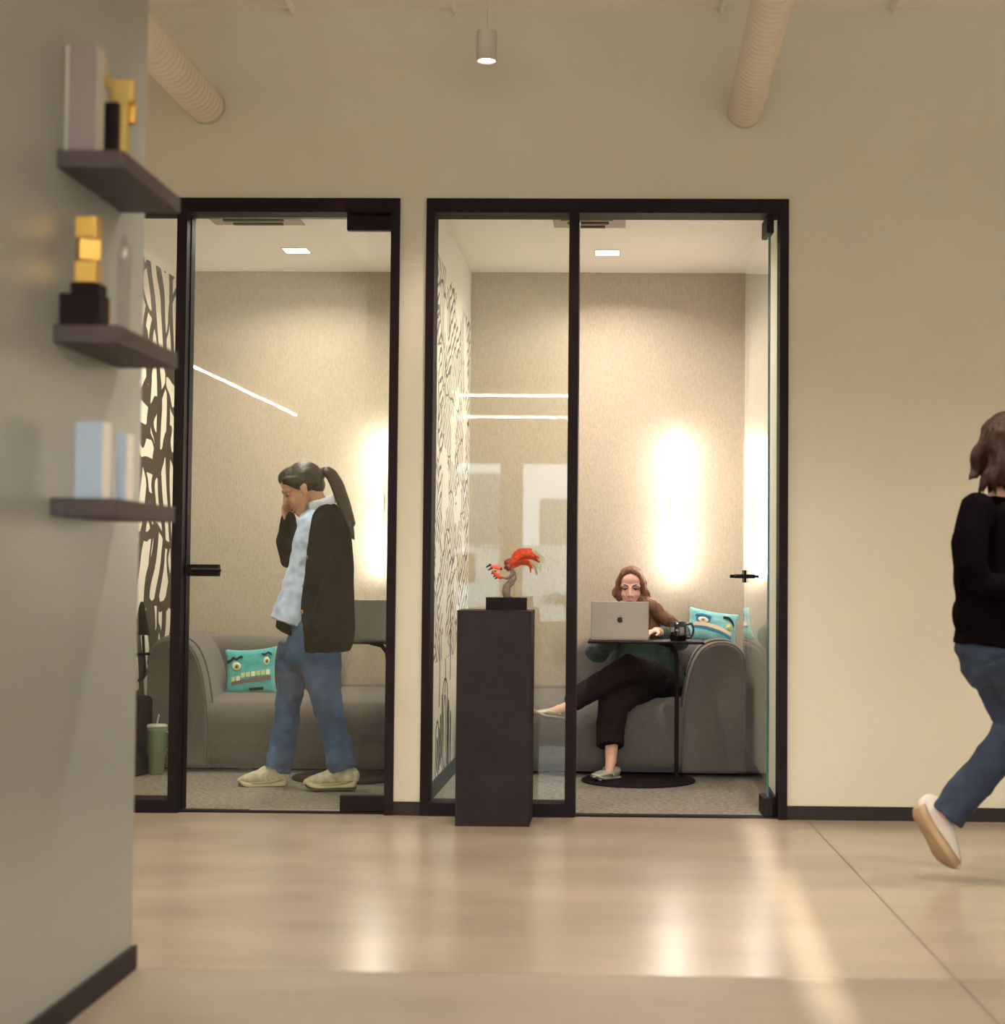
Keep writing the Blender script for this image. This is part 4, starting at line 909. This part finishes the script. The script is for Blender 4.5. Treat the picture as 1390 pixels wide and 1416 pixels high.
bm = bmesh.new(); tube(bm, [P1(408, 866), P1(402, 868), P1(399, 874)], [(.13, .100), (.13, .090), (.12, .065)], 20, side=(0, 1, 0), round_ends=False)
blob(bm, 'undershirt', M['knit'], pr, .007, 2)
# cardigan: open fronted, long; one sleeve hanging, the other raised
bm = bmesh.new()
sec = [(697, 450, 466, .06), (703, 442, 471, .11), (712, 436, 476, .165), (722, 431, 480, .175), (738, 428, 485, .20), (765, 424, 487, .215), (800, 417, 488, .21), (835, 414, 489, .205), (868, 412, 490, .205), (892, 413, 488, .20), (902, 417, 484, .19)]
tube(bm, [P1((a+b)/2, y) for y, a, b, s in sec], [(s, (b-a)/2*K1) for y, a, b, s in sec], 32, side=(0, 1, 0), round_ends=False)
tube(bm, [P1(454, 722, -.155), P1(462, 765, -.19), P1(464, 806, -.20), P1(455, 838, -.215), P1(443, 862, -.205)], [.062, .066, .062, .058, .055], 16)
ell(bm, P1(440, 868, -.185), (.075, .045, .055))
cardi = blob(bm, 'cardigan', M['knit'], pr, .007, 4, crumple=.010, cscale=9, stretch=(1, 1, .6))
bm = bmesh.new()
tube(bm, [P1(447, 722, .15), P1(420, 756, .205), P1(399, 770, .17), P1(397, 748, .10), P1(399, 728, .03), P1(400, 718, .012)], [.062, .056, .056, .052, .046, .038], 16)
blob(bm, 'raised_sleeve', M['knit'], pr, .006, 3, crumple=.006, cscale=14)
from mathutils.bvhtree import BVHTree
bvh = BVHTree.FromPolygons([v.co for v in cardi.data.vertices], [tuple(p.vertices) for p in cardi.data.polygons])
for px_, py_ in ((425, 771), (419, 810), (418, 846)):
    o_ = Vector((0, 0, CAMZ)); d_ = (U(px_, py_, 8.0)-o_).normalized(); from_tree = bvh.ray_cast(o_, d_)
    c, nn_ = from_tree[0], from_tree[1]; bm = bmesh.new(); lathe(bm, [(.006, -.002), (.0105, .001), (.0105, .004), (.003, .005)], n=16, mtx=Matrix.Translation(c) @ nn_.to_track_quat('Z', 'Y').to_matrix().to_4x4()); done(bm, 'button', M['wood'], pr, True)
# jeans
bm = bmesh.new()
tube(bm, [P1(432, 862), P1(430, 885), P1(427, 905)], [(.155, .105), (.165, .115), (.15, .11)], 24, side=(0, 1, 0))
tube(bm, [P1(411, 890, .07), P1(404, 930, .08), P1(400, 966, .08), P1(396, 1000, .08), P1(391, 1030, .08), P1(386, 1056, .08), P1(383, 1064, .08)], [(.09, .092), (.082, .075), (.070, .064), (.064, .060), (.066, .062), (.072, .066), (.074, .067)], 20, side=(0, 1, 0), round_ends=False)
tube(bm, [P1(440, 890, -.07), P1(446, 930, -.08), P1(451, 966, -.08), P1(459, 1000, -.08), P1(467, 1030, -.08), P1(472, 1056, -.08), P1(474, 1064, -.08)], [(.10, .100), (.092, .088), (.078, .074), (.070, .066), (.070, .064), (.076, .068), (.078, .070)], 20, side=(0, 1, 0), round_ends=False)
blob(bm, 'jeans', M['denim'], pr, .006, 3, crumple=.010, cscale=13, stretch=(1, 1, 1.3))
shoe('shoe', P1(396, 1089, .08), P1(334, 1090, .075), (-.05, 0, 1), .225, M['sneak'], M['sneaks'], pr, fringe=True)
shoe('shoe', P1(492, 1091, -.08), P1(428, 1092, -.085), (0, 0, 1), .235, M['sneak'], M['sneaks'], pr, fringe=True)
# ================================================================== seated woman, in the right room
D2 = 8.93; K2 = D2/FPX
def P2(px, py, Y=8.93): return tuple(U(px, py, Y))
pr = thing('person', 'woman in dark green top and black trousers seated behind the laptop, legs crossed', 'person', P2(900, 958, 8.9), world=True)
HC = Vector(P2(873, 813, 8.92)); HB = basis((-.06, -.98, -.08))
W = lambda x, y, z: HC+HB @ Vector((x, y, z))
bm = bmesh.new(); head(bm, HC, HB, .92)
tube(bm, [W(0, -.03, -.03), P2(880, 850, 8.98), P2(886, 866, 9.0)], [(.050, .048), (.046, .046), (.055, .055)], 18)
tube(bm, [P2(888, 862, 9.0), P2(892, 880, 9.0), P2(897, 905, 9.0), P2(903, 930, 9.0), P2(908, 955, 9.0)], [(.13, .05), (.16, .08), (.125, .085), (.125, .085), (.15, .10)], 22, side=(1, 0, 0))
tube(bm, [P2(852, 872, 8.98), P2(830, 896, 8.85), P2(842, 886, 8.70), P2(858, 874, 8.56)], [.042, .035, .028, .022], 14)
hand(bm, P2(858, 874, 8.56), (.35, -.9, .03), (0, .1, 1), 1, .30, .85)
tube(bm, [P2(924, 866, 8.98), P2(942, 883, 8.86), P2(922, 877, 8.68), P2(907, 873, 8.56)], [.042, .035, .028, .022], 14)
hand(bm, P2(907, 873, 8.56), (-.5, -.8, -.03), (0, .1, 1), -1, .30, .85)
tube(bm, [P2(915, 950, 8.95), P2(892, 932, 8.75), P2(866, 922, 8.50), P2(832, 945, 8.45), P2(788, 976, 8.40)], [.070, .055, .042, .040, .030], 16)
tube(bm, [P2(898, 955, 8.95), P2(872, 950, 8.60), P2(852, 985, 8.50), P2(846, 1020, 8.45), P2(845, 1052, 8.40)], [.068, .055, .042, .038, .029], 16)
tube(bm, [P2(786, 977, 8.40), P2(768, 984, 8.38), P2(750, 988, 8.36)], [(.028, .026), (.024, .028), (.014, .03)], 12)
tube(bm, [P2(845, 1052, 8.40), P2(842, 1068, 8.37), P2(830, 1077, 8.30)], [.029, .022, .012], 12)
ell(bm, P2(848, 1066, 8.43), (.026, .03, .026)); ell(bm, P2(786, 984, 8.43), (.026, .026, .03))
blob(bm, 'body', M['skin2'], pr, .0042, 3)
face_parts(HC, HB, pr, .92, False)
bm = bmesh.new()
ell(bm, W(0, -.026, .040), (.074, .082, .076), HB, 4)
for s in (-1, 1):
    tube(bm, [W(s*.006, .044, .098), W(s*.042, .042, .078), W(s*.064, .032, .03), W(s*.070, .024, -.03)], [(.022, .016), (.028, .016), (.026, .016), (.024, .018)], 14, side=HB @ Vector((0, 1, 0)))
    tube(bm, [W(s*.028, -.03, .075), W(s*.060, .0, .03), W(s*.060, -.005, -.05)], [.034, .026, .026], 14)
pts = smoothpath([tuple(W(-.066, .012, -.01)), tuple(W(-.070, .010, -.06)), P2(849, 846, 8.90), P2(842, 866, 8.86), P2(842, 885, 8.84)], 4); tube(bm, pts, [(.026, .022)]*(len(pts)-3)+[(.03, .02), (.02, .012), (.008, .006)], 14, side=(1, 0, 0))
pts = smoothpath([tuple(W(.074, .02, -.02)), P2(902, 838, 8.88), P2(912, 850, 8.88), P2(924, 858, 8.88), P2(934, 864, 8.89)], 4); tube(bm, pts, [(.036, .028)]*(len(pts)-3)+[(.03, .02), (.02, .012), (.008, .006)], 14, side=(1, 0, 0))
pts = smoothpath([tuple(W(.066, -.01, -.02)), P2(898, 845, 8.93), P2(904, 866, 8.92), P2(906, 884, 8.90)], 4); tube(bm, pts, [(.034, .03)]*(len(pts)-2)+[(.02, .015), (.008, .006)], 14, side=(1, 0, 0))
for q in (-.03, .03): tube(bm, [W(q, -.08, .02), W(q*1.3, -.075, -.08), W(q*1.5, -.085, -.16)], [.045, .042, .03], 12)
blob(bm, 'hair', M['hair2'], pr, .0045, 3, crumple=.003, cscale=45, stretch=(1.2, 1, .15))
# green top
bm = bmesh.new()
tube(bm, [P2(887, 864, 9.0), P2(889, 870, 9.0), P2(892, 885, 9.0), P2(896, 905, 8.99), P2(902, 930, 8.98), P2(906, 952, 8.98)], [(.085, .06), (.165, .085), (.17, .10), (.155, .105), (.16, .11), (.175, .125)], 26, side=(1, 0, 0))
tube(bm, [P2(852, 874, 8.98), P2(830, 896, 8.88), P2(826, 901, 8.80), P2(836, 892, 8.72), P2(850, 880, 8.61)], [.060, .062, .062, .052, .036], 16)
tube(bm, [P2(922, 868, 8.98), P2(940, 878, 8.90), P2(938, 885, 8.82), P2(924, 879, 8.71), P2(912, 875, 8.61)], [.066, .062, .060, .046, .034], 16)
blob(bm, 'sweater', M['green'], pr, .006, 4, crumple=.009, cscale=14)
# trousers
bm = bmesh.new()
tube(bm, [P2(905, 945, 9.0), P2(905, 962, 8.98)], [(.18, .14), (.18, .14)], 20, side=(1, 0, 0))
tube(bm, [P2(918, 952, 8.96), P2(894, 934, 8.76), P2(870, 925, 8.52), P2(840, 942, 8.47), P2(812, 957, 8.44), P2(794, 968, 8.42)], [.100, .090, .074, .068, .060, .054], 20, round_ends=True)
tube(bm, [P2(895, 958, 8.95), P2(870, 956, 8.62), P2(848, 975, 8.50), P2(845, 1000, 8.48), P2(844, 1020, 8.45), P2(844, 1032, 8.43)], [.092, .084, .080, .076, .072, .070], 20, round_ends=False)
blob(bm, 'trousers', M['trous'], pr, .006, 3, crumple=.007, cscale=14)
def flat_shoe(heel, toe, up, strap):
    o = shoe('flat_shoe', heel, toe, up, .215, M['silver'], M['silver'], pr, low=True)
    bm = bmesh.new(); B = basis(Vector(toe)-Vector(heel), up); h_ = Vector(heel); Wl = lambda x, y, z: h_+B @ Vector((x, y*.215, z))
    tube(bm, [Wl(-.038, .42, .02), Wl(-.026, .40, .055), Wl(0, .39, .068), Wl(.026, .40, .055), Wl(.038, .42, .02)], [(.007, .003)]*5, 8, side=B @ Vector((0, 1, 0)))
    done(bm, 'strap', M['silver'], o, True)
flat_shoe(P2(790, 996, 8.44), P2(738, 990, 8.33), (-.15, 0, 1), 1)
flat_shoe(P2(854, 1076, 8.46), P2(819, 1079, 8.27), (0, 0, 1), 1)
# ================================================================== walking woman at the right edge
D3 = 5.72; K3 = D3/FPX
def P3(px, py, dy=0.0): return tuple(U(px, py, D3+dy))
g = UF(1440, 1217)
pr = thing('person', 'woman in black top and dark jeans walking out at the right edge', 'person', (P3(1420, 1200)[0], D3, 0), world=True)
HC = Vector(P3(1402, 622)); HB = basis((.86, .50, -.05))
W = lambda x, y, z: HC+HB @ Vector((x, y, z))
bm = bmesh.new(); head(bm, HC, HB, 1.0)
tube(bm, [W(0, -.03, -.03), P3(1396, 665), P3(1394, 690)], [(.052, .050), (.048, .048), (.06, .06)], 18)
sd3 = (.45, -.89, 0)     # across the shoulders
tube(bm, [P3(1390, 692), P3(1388, 712), P3(1385, 760), P3(1382, 810), P3(1380, 860), P3(1380, 900)], [(.10, .04), (.14, .07), (.12, .08), (.10, .075), (.12, .08), (.11, .07)], 22, side=sd3)
tube(bm, [P3(1352, 705, -.13), P3(1346, 770, -.15), P3(1362, 804, -.155), P3(1400, 812, -.18), P3(1440, 800, -.16)], [.036, .028, .026, .024, .022], 14); hand(bm, P3(1440, 800, -.16), (.95, .3, .1), (0, -1, 0), 1, .6, .9)
tube(bm, [P3(1428, 705, .14), P3(1440, 770, .17), P3(1446, 812, .15), P3(1480, 830, .1), P3(1510, 830, .05)], [.042, .036, .033, .028, .022], 14); hand(bm, P3(1510, 830, .05), (.95, -.2, 0), (0, 1, 0), -1, .6, .9)
tube(bm, [P3(1370, 900, .06), P3(1384, 960, .05), P3(1398, 1008, .04), P3(1360, 1058, .05), P3(1314, 1112, .06)], [.065, .052, .044, .042, .034], 16)
tube(bm, [P3(1392, 905, -.07), P3(1425, 970, -.06), P3(1450, 1030, -.05), P3(1462, 1110, -.05), P3(1466, 1185, -.05)], [.065, .052, .044, .042, .034], 16)
tube(bm, [P3(1312, 1114, .06), P3(1296, 1138, .085), P3(1303, 1168, .09)], [.030, .022, .014], 12); tube(bm, [P3(1466, 1188, -.05), P3(1500, 1206, -.04)], [.03, .02], 12)
blob(bm, 'body', M['skin2'], pr, .0048, 3)
face_parts(HC, HB, pr)
bm = bmesh.new()
ell(bm, W(0, -.028, .040), (.084, .100, .088), HB, 4); ell(bm, W(0, -.06, -.04), (.085, .06, .09), HB, 3)
random.seed(11)
def lock(p0, p1, r0, amp, ph):
    p0, p1 = Vector(p0), Vector(p1); pts = []
    for i in range(15):
        t = i/14; pts.append(p0.lerp(p1, t)+Vector((math.sin(t*9+ph)*amp*(.3+t), math.cos(t*8+ph)*amp*(.3+t), 0)))
    tube(bm, pts, [r0*(1-.15*t_/14) if t_ < 11 else r0*(.9-.22*(t_-10)) for t_ in range(15)], 10)
for k, (a, b, dy) in enumerate((((1370, 590), (1345, 664), -.05), ((1360, 606), (1341, 668), -.01), ((1380, 596), (1362, 684), -.09), ((1386, 600), (1374, 690), -.11), ((1392, 606), (1388, 694), -.12), ((1370, 596), (1356, 690), .04), ((1384, 590), (1372, 696), .07),
                               ((1398, 606), (1400, 690), -.12), ((1408, 606), (1412, 688), -.11), ((1376, 620), (1340, 668), -.03), ((1368, 612), (1350, 655), .02), ((1390, 620), (1384, 700), .09))):
    lock(P3(*a, dy*.8), P3(*b, dy), .021 if k not in (9, 10) else .014, .010, k*1.7)
blob(bm, 'hair', M['hair3'], pr, .0055, 2, crumple=.007, cscale=24, stretch=(1, 1, .6))
bm = bmesh.new()
tube(bm, [P3(1392, 690), P3(1391, 698), P3(1389, 712), P3(1387, 745), P3(1384, 800), P3(1382, 850), P3(1380, 893)], [(.08, .07), (.145, .09), (.178, .112), (.175, .12), (.155, .118), (.160, .125), (.172, .138)], 28, side=sd3, round_ends=False)
tube(bm, [P3(1352, 704, -.12), P3(1343, 740, -.15), P3(1345, 780, -.16), P3(1360, 808, -.155), P3(1400, 814, -.18), P3(1432, 802, -.165)], [.060, .058, .053, .048, .042, .034], 16)
tube(bm, [P3(1426, 704, .13), P3(1440, 770, .16), P3(1448, 812, .15), P3(1480, 830, .1), P3(1502, 830, .06)], [.058, .052, .046, .040, .034], 16)
# hip and lower back fill
ell(bm, P3(1376, 850), (.145, .13, .13)); tube(bm, [P3(1342, 745, -.02), P3(1344, 800, -.02), P3(1347, 845, -.02), P3(1352, 868, -.02)], [.062, .062, .062, .056], 16)
blob(bm, 'jacket', M['knit'], pr, .007, 4, crumple=.007, cscale=10)
bm = bmesh.new()
tube(bm, [P3(1380, 880), P3(1381, 900), P3(1381, 915)], [(.165, .125), (.165, .13), (.15, .12)], 24, side=sd3)
tube(bm, [P3(1372, 900, .06), P3(1386, 945, .05), P3(1402, 985, .04), P3(1404, 1008, .04), P3(1384, 1040, .045), P3(1352, 1076, .055), P3(1330, 1102, .06), P3(1309, 1130, .06)], [.105, .088, .074, .072, .070, .064, .061, .062], 20, round_ends=False)
tube(bm, [P3(1392, 905, -.07), P3(1425, 970, -.06), P3(1450, 1030, -.05), P3(1462, 1110, -.05), P3(1466, 1180, -.05)], [.105, .088, .074, .066, .064], 20, round_ends=False)
blob(bm, 'jeans', M['denim3'], pr, .006, 3, crumple=.009, cscale=14)
sh = shoe('shoe', P3(1263, 1120, .06), P3(1314, 1207, .06), (.85, .42, .45), .240, M['whitec'], M['tan'], pr)
shoe('shoe', P3(1452, 1216, -.05), P3(1545, 1217, -.02), (0, 0, 1), .245, M['whitec'], M['tan'], pr)
